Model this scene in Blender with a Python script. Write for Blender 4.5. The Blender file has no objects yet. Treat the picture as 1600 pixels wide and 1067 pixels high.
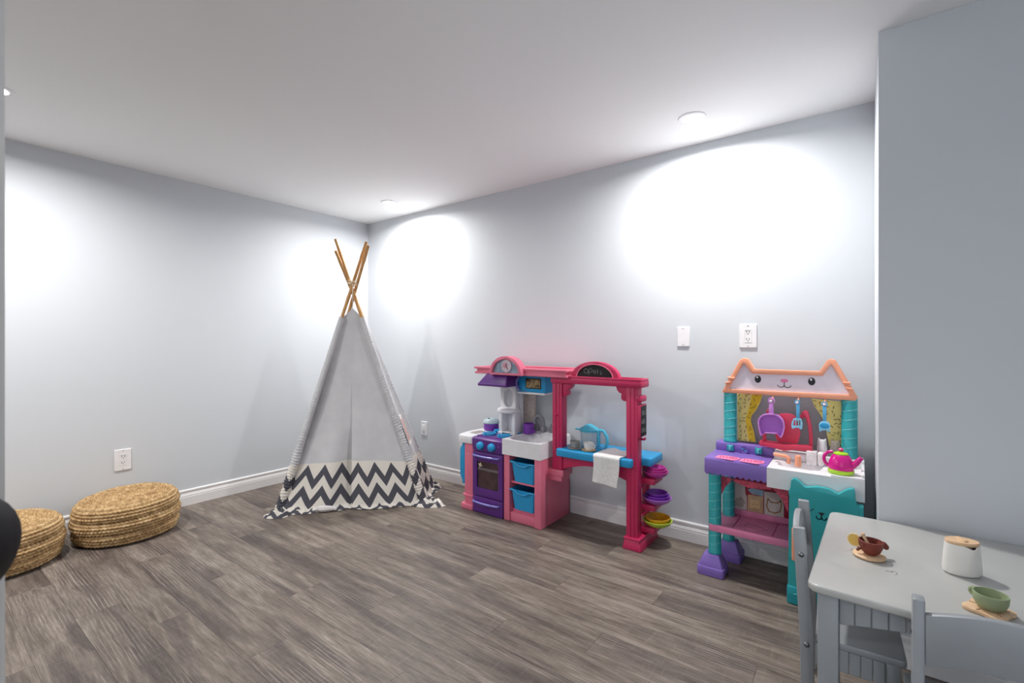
import bpy, bmesh, math, random
from mathutils import Vector, Matrix, noise
random.seed(7)
S = bpy.context.scene
COL = S.collection
PI = math.pi

# ---------------------------------------------------------------- camera, world, exposure
F = 731.0; YH = 533.5; H = 2.25; CH = 1.1366            # focal length in px (1600 wide), horizon row, ceiling, camera height
TH = math.radians(126.8)
FW = (math.cos(TH), math.sin(TH)); RT = (math.sin(TH), -math.cos(TH))
CAM = (3.7604, -2.7413)
cd = bpy.data.cameras.new('camera'); cam = bpy.data.objects.new('camera', cd); COL.objects.link(cam)
cd.sensor_width = 36.0; cd.lens = F / 1600 * 36.0; cd.clip_start = 0.02
cam.location = (CAM[0], CAM[1], CH); cam.rotation_euler = (PI / 2, 0, TH - PI / 2)
cd.dof.use_dof = True; cd.dof.focus_distance = 3.0; cd.dof.aperture_fstop = 9.0
S.camera = cam
w = bpy.data.worlds.new('world'); S.world = w; w.use_nodes = True
w.node_tree.nodes['Background'].inputs[0].default_value = (0.84, 0.92, 1.0, 1)
w.node_tree.nodes['Background'].inputs[1].default_value = 1.25
S.view_settings.view_transform = 'Standard'; S.view_settings.look = 'None'
S.view_settings.gamma = 1.0; S.view_settings.use_curve_mapping = False
S.view_settings.exposure = 0.78
LAMP_W = 13.0                                            # each recessed lamp

# pixel -> point on a known plane
def Yp(px, py, y=0.0):
    k = (px - 800) / F; dx = FW[0] + k * RT[0]; dy = FW[1] + k * RT[1]; t = (y - CAM[1]) / dy
    return (CAM[0] + t * dx, y, CH - (py - YH) / F * t)
def Zp(px, py, z=0.0):
    d = F * (CH - z) / (py - YH); k = (px - 800) / F
    return (CAM[0] + d * (FW[0] + k * RT[0]), CAM[1] + d * (FW[1] + k * RT[1]), z)
def XZ(pts, y): return [(Yp(a, b, y)[0], Yp(a, b, y)[2]) for a, b in pts]

# ---------------------------------------------------------------- materials
def lin(c):
    if isinstance(c, str): c = tuple(int(c[i:i + 2], 16) for i in (0, 2, 4))
    o = []
    for v in c:
        v /= 255.0; o.append(v / 12.92 if v <= .04045 else ((v + .055) / 1.055) ** 2.4)
    return (*o, 1)
class NT:
    def __init__(s, name):
        s.m = bpy.data.materials.new(name); s.m.use_nodes = True; s.t = s.m.node_tree; s.b = s.t.nodes['Principled BSDF']
    def n(s, typ, props=None, **ins):
        nd = s.t.nodes.new(typ)
        for k, v in (props or {}).items(): setattr(nd, k, v)
        for k, v in ins.items():
            key = int(k[1:]) if k[0] == 'i' and k[1:].isdigit() else k.replace('_', ' ')
            s.set(nd.inputs[key], v)
        return nd
    def set(s, sock, v):
        if hasattr(v, 'is_output') and v.is_output: s.t.links.new(v, sock)
        else: sock.default_value = v
    def math(s, op, a, b=0.0, c=0.0):
        nd = s.n('ShaderNodeMath', {'operation': op}); s.set(nd.inputs[0], a); s.set(nd.inputs[1], b); s.set(nd.inputs[2], c); return nd.outputs[0]
    def mix(s, fac, a, b, mode='MIX'):
        nd = s.n('ShaderNodeMix', {'data_type': 'RGBA', 'blend_type': mode}); s.set(nd.inputs[0], fac); s.set(nd.inputs[6], a); s.set(nd.inputs[7], b); return nd.outputs[2]
    def ramp(s, fac, stops):
        nd = s.n('ShaderNodeValToRGB'); s.set(nd.inputs[0], fac); e = nd.color_ramp.elements
        while len(e) < len(stops): e.new(.5)
        for k, (p, c) in enumerate(stops): e[k].position = p; e[k].color = c
        return nd.outputs[0]
    def mapped(s, scale, off=None, coord='Object'):
        tc = s.n('ShaderNodeTexCoord').outputs[coord]
        if off is not None:
            tc = s.n('ShaderNodeVectorMath', {'operation': 'ADD'}, i0=tc, i1=off).outputs[0]
        return s.n('ShaderNodeMapping', None, Vector=tc, Scale=scale).outputs[0]
    def noise(s, vec, scale=1.0, detail=4.0, rough=.5, dist=0.0):
        return s.n('ShaderNodeTexNoise', None, Vector=vec, Scale=scale, Detail=detail, Roughness=rough, Distortion=dist).outputs[0]
    def bump(s, h, strength=.2, dist=.002):
        s.set(s.b.inputs['Normal'], s.n('ShaderNodeBump', None, Height=h, Strength=strength, Distance=dist).outputs[0])
MATS = {}
def M(name, col, rough=.4, var=.02, scale=25.0, bump=.0, bscale=300.0, metal=0.0, spec=.5, trans=0.0, alpha=1.0):
    if name in MATS: return MATS[name]
    n = NT(name); c = lin(col); v = n.mapped((1, 1, 1))
    lo = tuple(x * (1 - var * 2) for x in c[:3]) + (1,); hi = tuple(min(1, x * (1 + var)) for x in c[:3]) + (1,)
    n.set(n.b.inputs['Base Color'], n.ramp(n.noise(v, scale, 3), [(.3, lo), (.7, hi)]))
    n.b.inputs['Roughness'].default_value = rough; n.b.inputs['Metallic'].default_value = metal
    n.b.inputs['Specular IOR Level'].default_value = spec
    n.b.inputs['Transmission Weight'].default_value = trans; n.b.inputs['Alpha'].default_value = alpha
    if bump: n.bump(n.noise(v, bscale, 2), bump, .001)
    MATS[name] = n.m; return n.m
def emit(name, col, strength):
    n = NT(name); n.b.inputs['Base Color'].default_value = (0.9, 0.9, 0.9, 1)
    n.b.inputs['Emission Color'].default_value = lin(col); n.b.inputs['Emission Strength'].default_value = strength; return n.m
def floor_mat():
    n = NT('grey_oak_plank'); r = n.n('ShaderNodeObjectInfo').outputs['Random']
    off = n.n('ShaderNodeCombineXYZ', None, X=n.math('MULTIPLY', r, 37.0), Y=n.math('MULTIPLY', r, 91.0), Z=n.math('MULTIPLY', r, 13.0)).outputs[0]
    g = n.noise(n.mapped((1.1, 8.5, 1), off), 1.6, 7, .62, 1.2)
    base = n.ramp(g, [(.28, lin('5a4f49')), (.43, lin('73685f')), (.57, lin('857a70')), (.75, lin('9c9288'))])
    streak = n.noise(n.mapped((.8, 7.0, 1), off), 1.3, 3, .5, .6)
    base = n.mix(n.ramp(streak, [(.47, (0, 0, 0, 1)), (.64, (.85, .85, .85, 1))]), base, lin('564b48'))
    wv = n.n('ShaderNodeTexWave', {'wave_type': 'RINGS', 'rings_direction': 'Z'}, Vector=n.mapped((.9, 6.0, 1), off), Scale=4.0, Distortion=5.0, Detail=3.0).outputs['Fac']
    msk = n.noise(n.mapped((1.5, 3, 1), off), 1.7, 2)
    lines = n.math('MULTIPLY', n.ramp(wv, [(.84, (0, 0, 0, 1)), (.98, (1, 1, 1, 1))]), n.ramp(msk, [(.5, (0, 0, 0, 1)), (.60, (.55, .55, .55, 1))]))
    base = n.mix(lines, base, lin('a79d92'))
    mid = n.noise(n.mapped((4, 46, 1), off), 1.0, 6, .7, .8)
    base = n.mix(.60, base, n.ramp(mid, [(.36, (.30, .29, .28, 1)), (.5, (.5, .5, .5, 1)), (.66, (.68, .68, .68, 1))]), 'OVERLAY')
    fine = n.noise(n.mapped((14, 260, 1), off), 1.0, 4, .7)
    base = n.mix(.95, base, n.ramp(fine, [(.3, (.30, .30, .30, 1)), (.7, (.72, .72, .72, 1))]), 'OVERLAY')
    cross = n.noise(n.mapped((120, 9, 1), off), 1.0, 6, .75, .5)
    base = n.mix(n.ramp(cross, [(.55, (0, 0, 0, 1)), (.72, (.34, .34, .34, 1))]), base, lin('a89d94'))
    tone = n.math('MULTIPLY_ADD', r, .22, .79)
    tint = n.n('ShaderNodeCombineXYZ', None, X=tone, Y=tone, Z=tone).outputs[0]
    n.set(n.b.inputs['Base Color'], n.mix(1.0, base, tint, 'MULTIPLY'))
    n.set(n.b.inputs['Roughness'], n.math('MULTIPLY_ADD', fine, .25, .36)); n.b.inputs['Specular IOR Level'].default_value = .4
    n.bump(fine, .12, .001); return n.m
def paint(name, col, rough=.55):
    n = NT(name); v = n.mapped((1, 1, 1)); c = lin(col)
    n.set(n.b.inputs['Base Color'], n.ramp(n.noise(v, 1.5, 3), [(.3, tuple(x * .985 for x in c[:3]) + (1,)), (.7, c)]))
    n.b.inputs['Roughness'].default_value = rough; n.b.inputs['Specular IOR Level'].default_value = .25
    n.bump(n.noise(v, 260, 2), .05, .0006); return n.m
def chevron_mat():
    n = NT('chevron_canvas'); uv = n.n('ShaderNodeUVMap').outputs[0]; sp = n.n('ShaderNodeSeparateXYZ', None, i0=uv)
    u, v = sp.outputs[0], sp.outputs[1]
    tri = n.math('MULTIPLY', n.math('PINGPONG', u, .068), .098 / .068)
    t = n.math('SUBTRACT', n.math('SUBTRACT', .300, v), tri)
    fr = n.math('FRACT', n.math('DIVIDE', n.math('ADD', t, 1.36), .136))
    dark = n.math('MULTIPLY', n.math('LESS_THAN', fr, .50), n.math('GREATER_THAN', t, 0.0))
    weave = n.noise(n.mapped((1, 1, 1)), 500, 2); blot = n.noise(n.mapped((1, 1, 1)), 9, 3)
    band = n.mix(dark, lin('e4dfd6'), lin('56565e'))
    grey = n.ramp(blot, [(.3, lin('c6c6c9')), (.7, lin('d0d0d2'))])
    c = n.mix(n.math('GREATER_THAN', v, .308), band, grey)
    n.set(n.b.inputs['Base Color'], n.mix(.15, c, n.ramp(weave, [(.3, (.3, .3, .3, 1)), (.7, (.7, .7, .7, 1))]), 'OVERLAY'))
    n.b.inputs['Roughness'].default_value = .9; n.b.inputs['Specular IOR Level'].default_value = .1
    n.bump(weave, .15, .0008); return n.m
def jute_mat():
    n = NT('braided_jute'); v = n.mapped((1, 1, 1))
    a = n.noise(v, 38, 5, .65); b = n.noise(v, 240, 3)
    c = n.ramp(a, [(.28, lin('84694a')), (.5, lin('bd9c70')), (.72, lin('dec49a'))])
    n.set(n.b.inputs['Base Color'], n.mix(.5, c, n.ramp(b, [(.3, (.25, .25, .25, 1)), (.7, (.75, .75, .75, 1))]), 'OVERLAY'))
    n.b.inputs['Roughness'].default_value = .85; n.b.inputs['Specular IOR Level'].default_value = .15
    n.bump(b, .5, .002); return n.m
def speck_mat(name, base, dots, scale, thr):
    n = NT(name); v = n.mapped((1, 1, 1)); vo = n.n('ShaderNodeTexVoronoi', None, Vector=v, Scale=scale)
    f = n.math('LESS_THAN', vo.outputs['Distance'], thr)
    n.set(n.b.inputs['Base Color'], n.mix(f, lin(base), n.mix(.6, vo.outputs['Color'], lin(dots))))
    n.b.inputs['Roughness'].default_value = .4; return n.m
def wood_mat(name, a, b, sc=(8, 8, 60)):
    n = NT(name); g = n.noise(n.mapped(sc), 1.5, 4, .6, .8)
    n.set(n.b.inputs['Base Color'], n.ramp(g, [(.3, lin(a)), (.7, lin(b))])); n.b.inputs['Roughness'].default_value = .5; return n.m

m_floor = floor_mat(); m_gap = M('joint_dark', '4a423c', .8)
m_wall = paint('blue_grey_wall_paint', 'd3d7dc'); m_ceil = paint('ceiling_white', 'f7f7f7', .8); m_trim = paint('white_trim_paint', 'eceaea', .35)
m_chev = chevron_mat(); m_jute = jute_mat()
m_bamboo = wood_mat('bamboo_pole', 'b27f46', 'd2a468', (30, 30, 6))
m_pink = M('candy_pink_plastic', 'e0758f', .38); m_hot = M('raspberry_pink_plastic', 'c52a5c', .38)
m_purple = M('grape_purple_plastic', '5d2b80', .35); m_blue = M('sky_blue_plastic', '259ad2', .35); m_white = M('white_plastic', 'ecebee', .35)
m_grey = M('grey_plastic', '86868a', .4); m_beige = M('beige_print_and_shade', 'cdbfb6', .6, .12, 60)  # beige mixes the print of a white panel with the shade on it
m_black = M('black_chalkboard', '26282a', .75, .2); m_chalk = M('chalk_white', '9c9c9c', .9); m_dark = M('dark_gap', '231a1c', .7)
m_ink = M('black_ink', '1c1e22', .5); m_teal = M('teal_plastic', '2fa6ab', .35); m_teal2 = M('pale_teal_ridge', '74c9c9', .4)
m_lav = M('lavender_plastic', '8266b8', .4); m_peach = M('peach_plastic', 'f2a482', .42); m_face = M('pale_lilac_panel', 'e6deea', .4)
m_red = M('coral_red_plastic', 'd23b5a', .38); m_redprint = M('dark_red_print', 'a01f3c', .5, .2); m_pinkpl = M('bubblegum_print', 'f084b4', .45)
m_orchid = M('orchid_plastic', 'a866c4', .4); m_orchid_l = M('light_orchid_plastic', 'd58fdf', .4); m_sky = M('light_blue_plastic', '8fd0ee', .35)
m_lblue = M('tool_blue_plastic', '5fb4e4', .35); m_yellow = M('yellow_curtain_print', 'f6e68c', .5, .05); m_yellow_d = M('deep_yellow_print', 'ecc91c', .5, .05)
m_sprinkle = M('brown_sprinkle', '5a4520', .6); m_kettle = M('magenta_plastic', 'cf0f86', .25); m_lime = M('lime_plastic', 'a5d22c', .35)
m_shelfpink = M('rose_shelf_plastic', 'dc7fa6', .45); m_terr = speck_mat('terrazzo_print', 'e6e2e4', '8a7080', 170, .22)
m_tab = M('pale_grey_paint', 'b9b9b6', .28, .03, 6, .03, 90); m_worn = M('worn_white_edge', 'd2d2d0', .6)
m_chair = M('cool_grey_paint', '9a9ea2', .35, .04, 8, .05, 120); m_bolt = M('steel_bolt', '8d8f92', .3, metal=1.0)
m_brown = M('terracotta_silicone', '7a3324', .6); m_green = M('sage_silicone', '97a37e', .6); m_cream = M('cream_ceramic', 'efece6', .4)
m_woodl = wood_mat('light_beech', 'd9b088', 'ecca a4'.replace(' ', ''), (40, 40, 40)); m_lemon = M('lemon_yellow', 'e6bf62', .55); m_rind = M('lemon_rind', 'f1dcae', .55)
m_towel = M('white_terry', 'ece9e8', .95, .04, 60, .5, 700); m_plate = M('wallplate_white', 'efeef0', .35); m_slot = M('slot_dark', '55504e', .6)
m_clear = M('clear_plastic', 'd7ecf5', .12, .02, alpha=.32, spec=.6); m_smoke = M('smoky_glass', '4a3238', .15, .2, spec=.6); m_ltgrey = M('light_grey_ceramic', '9b9894', .5)
m_bblack = M('matte_black_metal', '141518', .45); m_magp = M('fuchsia_plastic', 'c4429c', .4); m_violet = M('violet_plastic', '7a37a8', .4); m_bowly = M('mustard_plastic', 'e0a51e', .4)
m_bowlg = M('lime_bowl_plastic', 'b8d24a', .4); m_print = M('food_photo_print', 'a08c62', .4, .6, 45); m_tan = M('toast_print', 'dcb888', .5)
m_jar = M('jar_print', 'c9bcb6', .4); m_door = paint('white_door_paint', 'd9d8d6', .45); m_lilac = M('lilac_handle', '7c79c4', .35); m_slate = M('slate_blue_print', '8fa6bb', .5, .2)

# ---------------------------------------------------------------- mesh helpers: every shape is (verts, faces)
def bm_out(bm):
    bmesh.ops.recalc_face_normals(bm, faces=bm.faces); bm.verts.index_update()
    r = ([tuple(v.co) for v in bm.verts], [tuple(v.index for v in f.verts) for f in bm.faces]); bm.free(); return r
def bevel(vf, b, seg=2):
    bm = bmesh.new(); vs = [bm.verts.new(v) for v in vf[0]]
    for f in vf[1]:
        try: bm.faces.new([vs[i] for i in f])
        except ValueError: pass
    bmesh.ops.recalc_face_normals(bm, faces=bm.faces)
    if b > 0:
        ed = [e for e in bm.edges if len(e.link_faces) == 2 and e.calc_face_angle(0) > .5]
        bmesh.ops.bevel(bm, geom=ed, offset=b, segments=seg, affect='EDGES', profile=.5, clamp_overlap=True)
    return bm_out(bm)
def box(x0, x1, y0, y1, z0, z1, b=.004, seg=2):
    v = [(x, y, z) for x in (x0, x1) for y in (y0, y1) for z in (z0, z1)]
    f = [(0, 1, 3, 2), (4, 6, 7, 5), (0, 4, 5, 1), (2, 3, 7, 6), (0, 2, 6, 4), (1, 5, 7, 3)]
    return bevel((v, f), b, seg) if b else (v, f)
def put(axis, a, p, q): return {'x': (a, p, q), 'y': (p, a, q), 'z': (p, q, a)}[axis]
def prism(poly, axis, a0, a1, b=.003, seg=2, taper=None):
    n = len(poly); p2 = taper or poly
    v = [put(axis, a0, *p) for p in poly] + [put(axis, a1, *p) for p in p2]
    f = [tuple(range(n)), tuple(range(2 * n - 1, n - 1, -1))] + [(i, (i + 1) % n, n + (i + 1) % n, n + i) for i in range(n)]
    return bevel((v, f), b, seg)
def ring_prism(outer, inner, axis, a0, a1, b=.003):
    n = len(outer); v = [put(axis, a, *p) for a in (a0, a1) for p in outer] + [put(axis, a, *p) for a in (a0, a1) for p in inner]
    f = []
    for i in range(n):
        j = (i + 1) % n
        f += [(i, j, n + j, n + i), (2 * n + i, 3 * n + i, 3 * n + j, 2 * n + j), (i, 2 * n + i, 2 * n + j, j), (n + i, n + j, 3 * n + j, 3 * n + i)]
    return bevel((v, f), b, 2)
def lathe(prof, c=(0, 0, 0), seg=28, sx=1.0, sy=1.0, cap=True):
    v, f = [], []; n = len(prof)
    for k in range(seg):
        a = 2 * PI * k / seg
        for r, z in prof: v.append((c[0] + r * sx * math.cos(a), c[1] + r * sy * math.sin(a), c[2] + z))
    for k in range(seg):
        q = (k + 1) % seg
        for i in range(n - 1): f.append((k * n + i, q * n + i, q * n + i + 1, k * n + i + 1))
    if cap and prof[0][0] > 1e-6: f.append(tuple(k * n for k in range(seg))[::-1])
    if cap and prof[-1][0] > 1e-6: f.append(tuple(k * n + n - 1 for k in range(seg)))
    return clean((v, f))
def clean(vf):
    bm = bmesh.new(); vs = [bm.verts.new(v) for v in vf[0]]
    for f in vf[1]:
        try: bm.faces.new([vs[i] for i in f])
        except ValueError: pass
    bmesh.ops.remove_doubles(bm, verts=bm.verts, dist=1e-5); return bm_out(bm)
def tube(pts, r, seg=10, closed=False, cap=True):
    P = [Vector(p) for p in pts]; n = len(P); v, f = [], []; up = None
    for i in range(n):
        if closed: t = P[(i + 1) % n] - P[i - 1]
        else: t = P[min(i + 1, n - 1)] - P[max(i - 1, 0)]
        t.normalize()
        if up is None: up = t.orthogonal().normalized()
        up = (up - t * up.dot(t)).normalized(); sd = t.cross(up); rr = r[i] if isinstance(r, (list, tuple)) else r
        for k in range(seg):
            a = 2 * PI * k / seg; q = P[i] + (up * math.cos(a) + sd * math.sin(a)) * rr; v.append(tuple(q))
    for i in range(n if closed else n - 1):
        j = (i + 1) % n
        for k in range(seg): q = (k + 1) % seg; f.append((i * seg + k, i * seg + q, j * seg + q, j * seg + k))
    if cap and not closed: f += [tuple(range(seg))[::-1], tuple((n - 1) * seg + k for k in range(seg))]
    return v, f
def bez(a, b, c, n=10, d=None):
    a, b, c = Vector(a), Vector(b), Vector(c); o = []
    for i in range(n + 1):
        t = i / n
        if d is None: o.append(tuple(a * (1 - t) ** 2 + b * 2 * t * (1 - t) + c * t * t))
        else: D = Vector(d); o.append(tuple(a * (1 - t) ** 3 + b * 3 * t * (1 - t) ** 2 + c * 3 * t * t * (1 - t) + D * t ** 3))
    return o
def join(*ms):
    v, f = [], []
    for a, b in ms: k = len(v); v += a; f += [tuple(i + k for i in q) for q in b]
    return v, f
def xf(vf, mat): return [tuple(mat @ Vector(p)) for p in vf[0]], vf[1]
def shift(vf, d): return [(p[0] + d[0], p[1] + d[1], p[2] + d[2]) for p in vf[0]], vf[1]
def ell(cx, cz, rx, rz, n=24, a0=0.0, a1=2 * PI, closed=True):
    k = n if closed else n + 1
    return [(cx + rx * math.cos(a0 + (a1 - a0) * i / n), cz + rz * math.sin(a0 + (a1 - a0) * i / n)) for i in range(k)]
def rrect(x0, x1, z0, z1, r, n=4):
    o = []
    for cx, cz, a in ((x1 - r, z1 - r, 0), (x0 + r, z1 - r, PI / 2), (x0 + r, z0 + r, PI), (x1 - r, z0 + r, 1.5 * PI)):
        o += [(cx + r * math.cos(a + PI / 2 * i / n), cz + r * math.sin(a + PI / 2 * i / n)) for i in range(n + 1)]
    return o
def scaled(poly, s, c=None):
    c = c or (sum(p[0] for p in poly) / len(poly), sum(p[1] for p in poly) / len(poly)); return [(c[0] + (p[0] - c[0]) * s, c[1] + (p[1] - c[1]) * s) for p in poly]
def rounded(poly, r, n=4):
    o = []; k = len(poly)
    for i in range(k):
        p, a, b = Vector(poly[i]), Vector(poly[i - 1]), Vector(poly[(i + 1) % k])
        ra = min(r, (a - p).length * .45); rb = min(r, (b - p).length * .45); s = p + (a - p).normalized() * ra; e = p + (b - p).normalized() * rb
        o += [tuple(s * (1 - t) ** 2 + p * 2 * t * (1 - t) + e * t * t) for t in [j / n for j in range(n + 1)]]
    return o
def stroke(lines, width, place, thick=.0006):
    """flat ribbon lettering / line print; place maps (a, b, depth) to 3d"""
    out = []
    for L in lines:
        for (a, b), (c, d) in zip(L[:-1], L[1:]):
            l = math.hypot(c - a, d - b)
            if l < 1e-7: continue
            ux, uy = (c - a) / l * width / 2, (d - b) / l * width / 2; nx, ny = -uy, ux
            q = [(a - ux + nx, b - uy + ny), (c + ux + nx, d + uy + ny), (c + ux - nx, d + uy - ny), (a - ux - nx, b - uy - ny)]
            out.append(([place(*p, 0) for p in q] + [place(*p, thick) for p in q], [(0, 1, 2, 3), (7, 6, 5, 4), (0, 4, 5, 1), (1, 5, 6, 2), (2, 6, 7, 3), (3, 7, 4, 0)]))
    return join(*out)
def basin_top(x0, x1, y0, y1, z0, z1, c, rx, ry, depth, p=4.0, n=36):
    v, f = [], []
    for i in range(n + 1):
        for j in range(n + 1):
            x = x0 + (x1 - x0) * i / n; y = y0 + (y1 - y0) * j / n
            d = (abs((x - c[0]) / rx) ** p + abs((y - c[1]) / ry) ** p) ** (1 / p)
            z = z1 - depth * max(0.0, min(1.0, (1.08 - d) / .16)); v.append((x, y, z))
    for i in range(n):
        for j in range(n): a = i * (n + 1) + j; f.append((a, a + n + 1, a + n + 2, a + 1))
    loop = [i * (n + 1) for i in range(n + 1)] + [n * (n + 1) + j for j in range(1, n + 1)] + [i * (n + 1) + n for i in range(n - 1, -1, -1)] + [j for j in range(n - 1, 0, -1)]
    k = len(v); v += [(v[i][0], v[i][1], z0) for i in loop]; L = len(loop)
    for i in range(L): f.append((loop[i], k + i, k + (i + 1) % L, loop[(i + 1) % L]))
    f.append(tuple(range(k, k + L))); return clean((v, f))

# ---------------------------------------------------------------- object helpers
def mk(name, vf, mat, parent=None, origin=(0, 0, 0), smooth=35, uv=None):
    me = bpy.data.meshes.new(name); me.from_pydata([(p[0] - origin[0], p[1] - origin[1], p[2] - origin[2]) for p in vf[0]], [], vf[1]); me.update()
    if smooth: me.shade_smooth(); me.set_sharp_from_angle(angle=math.radians(smooth))
    if uv:
        l = me.uv_layers.new(name='UVMap')
        for lp in me.loops: l.data[lp.index].uv = uv[lp.vertex_index]
    me.materials.append(mat); o = bpy.data.objects.new(name, me); COL.objects.link(o); o.parent = parent; return o
class Thing:
    """an Empty at the thing's base; parts are given in world coordinates (or local ones, with rot)"""
    def __init__(s, name, label, cat, loc, rot=0.0, group=None, local=False):
        s.e = bpy.data.objects.new(name, None); s.e.empty_display_size = .05; COL.objects.link(s.e); s.e.location = loc; s.e.rotation_euler = (0, 0, rot)
        s.e['label'] = label; s.e['category'] = cat; s.o = (0, 0, 0) if local else loc
        if group: s.e['group'] = group
    def part(s, name, vf, mat, parent=None, label=None, **k):
        o = mk(name, vf, mat, parent or s.e, s.o, **k)
        if label: o['label'] = label
        return o
def solo(name, label, cat, vf, mat, loc, group=None, **k):
    o = mk(name, vf, mat, None, loc, **k); o.location = loc; o['label'] = label; o['category'] = cat
    if group: o['group'] = group
    return o
def struct(name, vf, mat, parent=None, **k):
    o = mk(name, vf, mat, parent, **k)
    if parent is None: o['kind'] = 'structure'
    return o
def dup(t, loc, label, rot=None):
    r = t.copy(); COL.objects.link(r); r.location = loc; r['label'] = label
    if rot is not None: r.rotation_euler = (0, 0, rot)
    for ch in t.children:
        c = ch.copy(); COL.objects.link(c); c.parent = r
        for g in ch.children: d = g.copy(); COL.objects.link(d); d.parent = c
    return r

# ---------------------------------------------------------------- the room
XR, YF, XJ, YJ = 5.30, -3.40, 3.807, -.606               # room ends; corner of the wall that juts out on the right
XA, YA = 3.0, -4.7                                        # the room runs on behind the camera, left of the doorway
fl = struct('floor', join(box(0, XR, YF, 0, -.05, -.004, 0), box(0, XA, YA, YF, -.05, -.004, 0)), m_gap, smooth=0)
PW, PL, G = .152, 1.22, .0006
row = 0; y = -.0
while y > YA + .001:
    y0 = max(YA, y - PW); XE = XR if y0 > YF - .02 else XA; x = -((row * .437 + random.uniform(0, .18)) % PL)
    while x < XE:
        a, b = max(0, x), min(XE, x + PL)
        if b - a > .03: struct('plank', box(a + G / 2, b - G / 2, y0 + G / 2, y - G / 2, -.004, 0, .0004, 1), m_floor, fl, smooth=0)
        x += PL
    y -= PW; row += 1
struct('ceiling', box(0, XR, YA, 0, H, H + .1, 0), m_ceil, smooth=0)
struct('wall_left', box(-.12, 0, YA, .12, -.05, H + .1, 0), m_wall, smooth=0)
struct('wall_back', box(0, XR, 0, .12, -.05, H + .1, 0), m_wall, smooth=0)
struct('wall_right', bevel(box(XJ, XR, YJ, -.0005, 0, H, 0), .003), m_wall)
struct('wall_side', box(XR, XR + .12, YF, YJ - .001, -.05, H + .1, 0), m_wall, smooth=0)
DX0, DX1, DH = 3.60, 4.75, 2.05                            # unseen doorway behind the camera, widened to let in more fill light
struct('wall_far', box(0, XA, YA - .12, YA, -.05, H + .1, 0), m_wall, smooth=0)
struct('wall_return', box(XA, XA + .12, YA, YF - .121, -.05, H + .1, 0), m_wall, smooth=0)
struct('wall_front', join(box(XA, DX0, YF - .12, YF, -.05, H + .1, 0), box(DX1, XR, YF - .12, YF, -.05, H + .1, 0), box(DX0, DX1, YF - .12, YF, DH, H + .1, 0)), m_wall, smooth=0)
BP = [(0, 0), (.015, 0), (.015, .058), (.0135, .061), (.0135, .064), (.0145, .067), (.009, .082), (.0085, .090), (.011, .095), (.011, .104), (.006, .109), (0, .109)]
def base_y(x0, x1, y, s): return prism([(y + s * a, b) for a, b in BP], 'x', x0, x1, 0)
def base_x(y0, y1, x, s): return prism([(x + s * a, b) for a, b in BP], 'y', y0, y1, 0)
struct('baseboard_left', base_x(YA, 0, 0, 1), m_trim, smooth=0)
struct('baseboard_back', base_y(.0155, XJ - .0005, 0, -1), m_trim, smooth=0)
struct('baseboard_right', base_y(XJ - .015, XR, YJ, -1), m_trim, smooth=0)
struct('trim_1', join(box(DX0 - .07, DX0, YF, YF + .015, 0, DH + .07), box(DX1, DX1 + .07, YF, YF + .015, 0, DH + .07), box(DX0, DX1, YF, YF + .015, DH, DH + .07)), m_trim)
# the opened door beside the camera, hinged at the doorway
EX, EY = 3.233, -2.686; hd = Vector((DX0 - EX, YF + .03 - EY, 0)).normalized(); nn = Vector((-hd.y, hd.x, 0))
DM = Matrix(((hd.x, nn.x, 0, EX), (hd.y, nn.y, 0, EY), (0, 0, 1, 0), (0, 0, 0, 1)))
dr = struct('door_1', xf(box(0, .78, -.036, 0, .012, 1.985, .002), DM), m_door)
KZ = 1.003
def along_n(prof, u, seg=28, s=1): return xf(xf(lathe(prof, seg=seg), Matrix.Rotation(-PI / 2 * s, 4, 'X')), DM @ Matrix.Translation((u, 0, KZ)))
kn = struct('door_knob', along_n([(.0, 0), (.040, 0), (.040, .006), (.015, .009), (.014, .022), (.022, .027), (.035, .032), (.0395, .040), (.037, .050), (.026, .056), (0, .058)], .062), m_bblack, dr)
struct('latch_plate', xf(box(-.0015, .0, -.03, -.006, KZ - .028, KZ + .028, 0), DM), m_bolt, dr)

# ---------------------------------------------------------------- recessed lamps
def lamp(x, y, label):
    t = Thing('recessed_light', label, 'ceiling light', (x, y, H), group='recessed ceiling lights')
    t.part('trim_ring', lathe([(.046, -.001), (.048, -.006), (.064, -.004), (.066, 0)], (x, y, H), 36), m_white)
    t.part('lens', lathe([(0, -.0045), (.047, -.0045), (.047, -.001)], (x, y, H), 36), emit('lamp_lens', 'fffaf2', 14.0))
    L = bpy.data.lights.new('lamp_glow', 'AREA'); L.shape = 'DISK'; L.size = .094; L.energy = LAMP_W; L.spread = math.radians(168); L.color = (1.0, .985, .965)
    lo = bpy.data.objects.new('lamp_glow', L); COL.objects.link(lo); lo.parent = t.e; lo.location = (0, 0, -.008)
lamp(.732, -.334, 'glowing round recessed light in the ceiling corner above the teepee')
lamp(3.082, -.340, 'glowing round recessed light in the ceiling above the cat-eared kitchen')
lamp(.705, -2.46, 'round recessed ceiling light above the woven poufs')
lamp(1.15, -3.60, 'round recessed ceiling light in the far part of the room behind the door')

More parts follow.
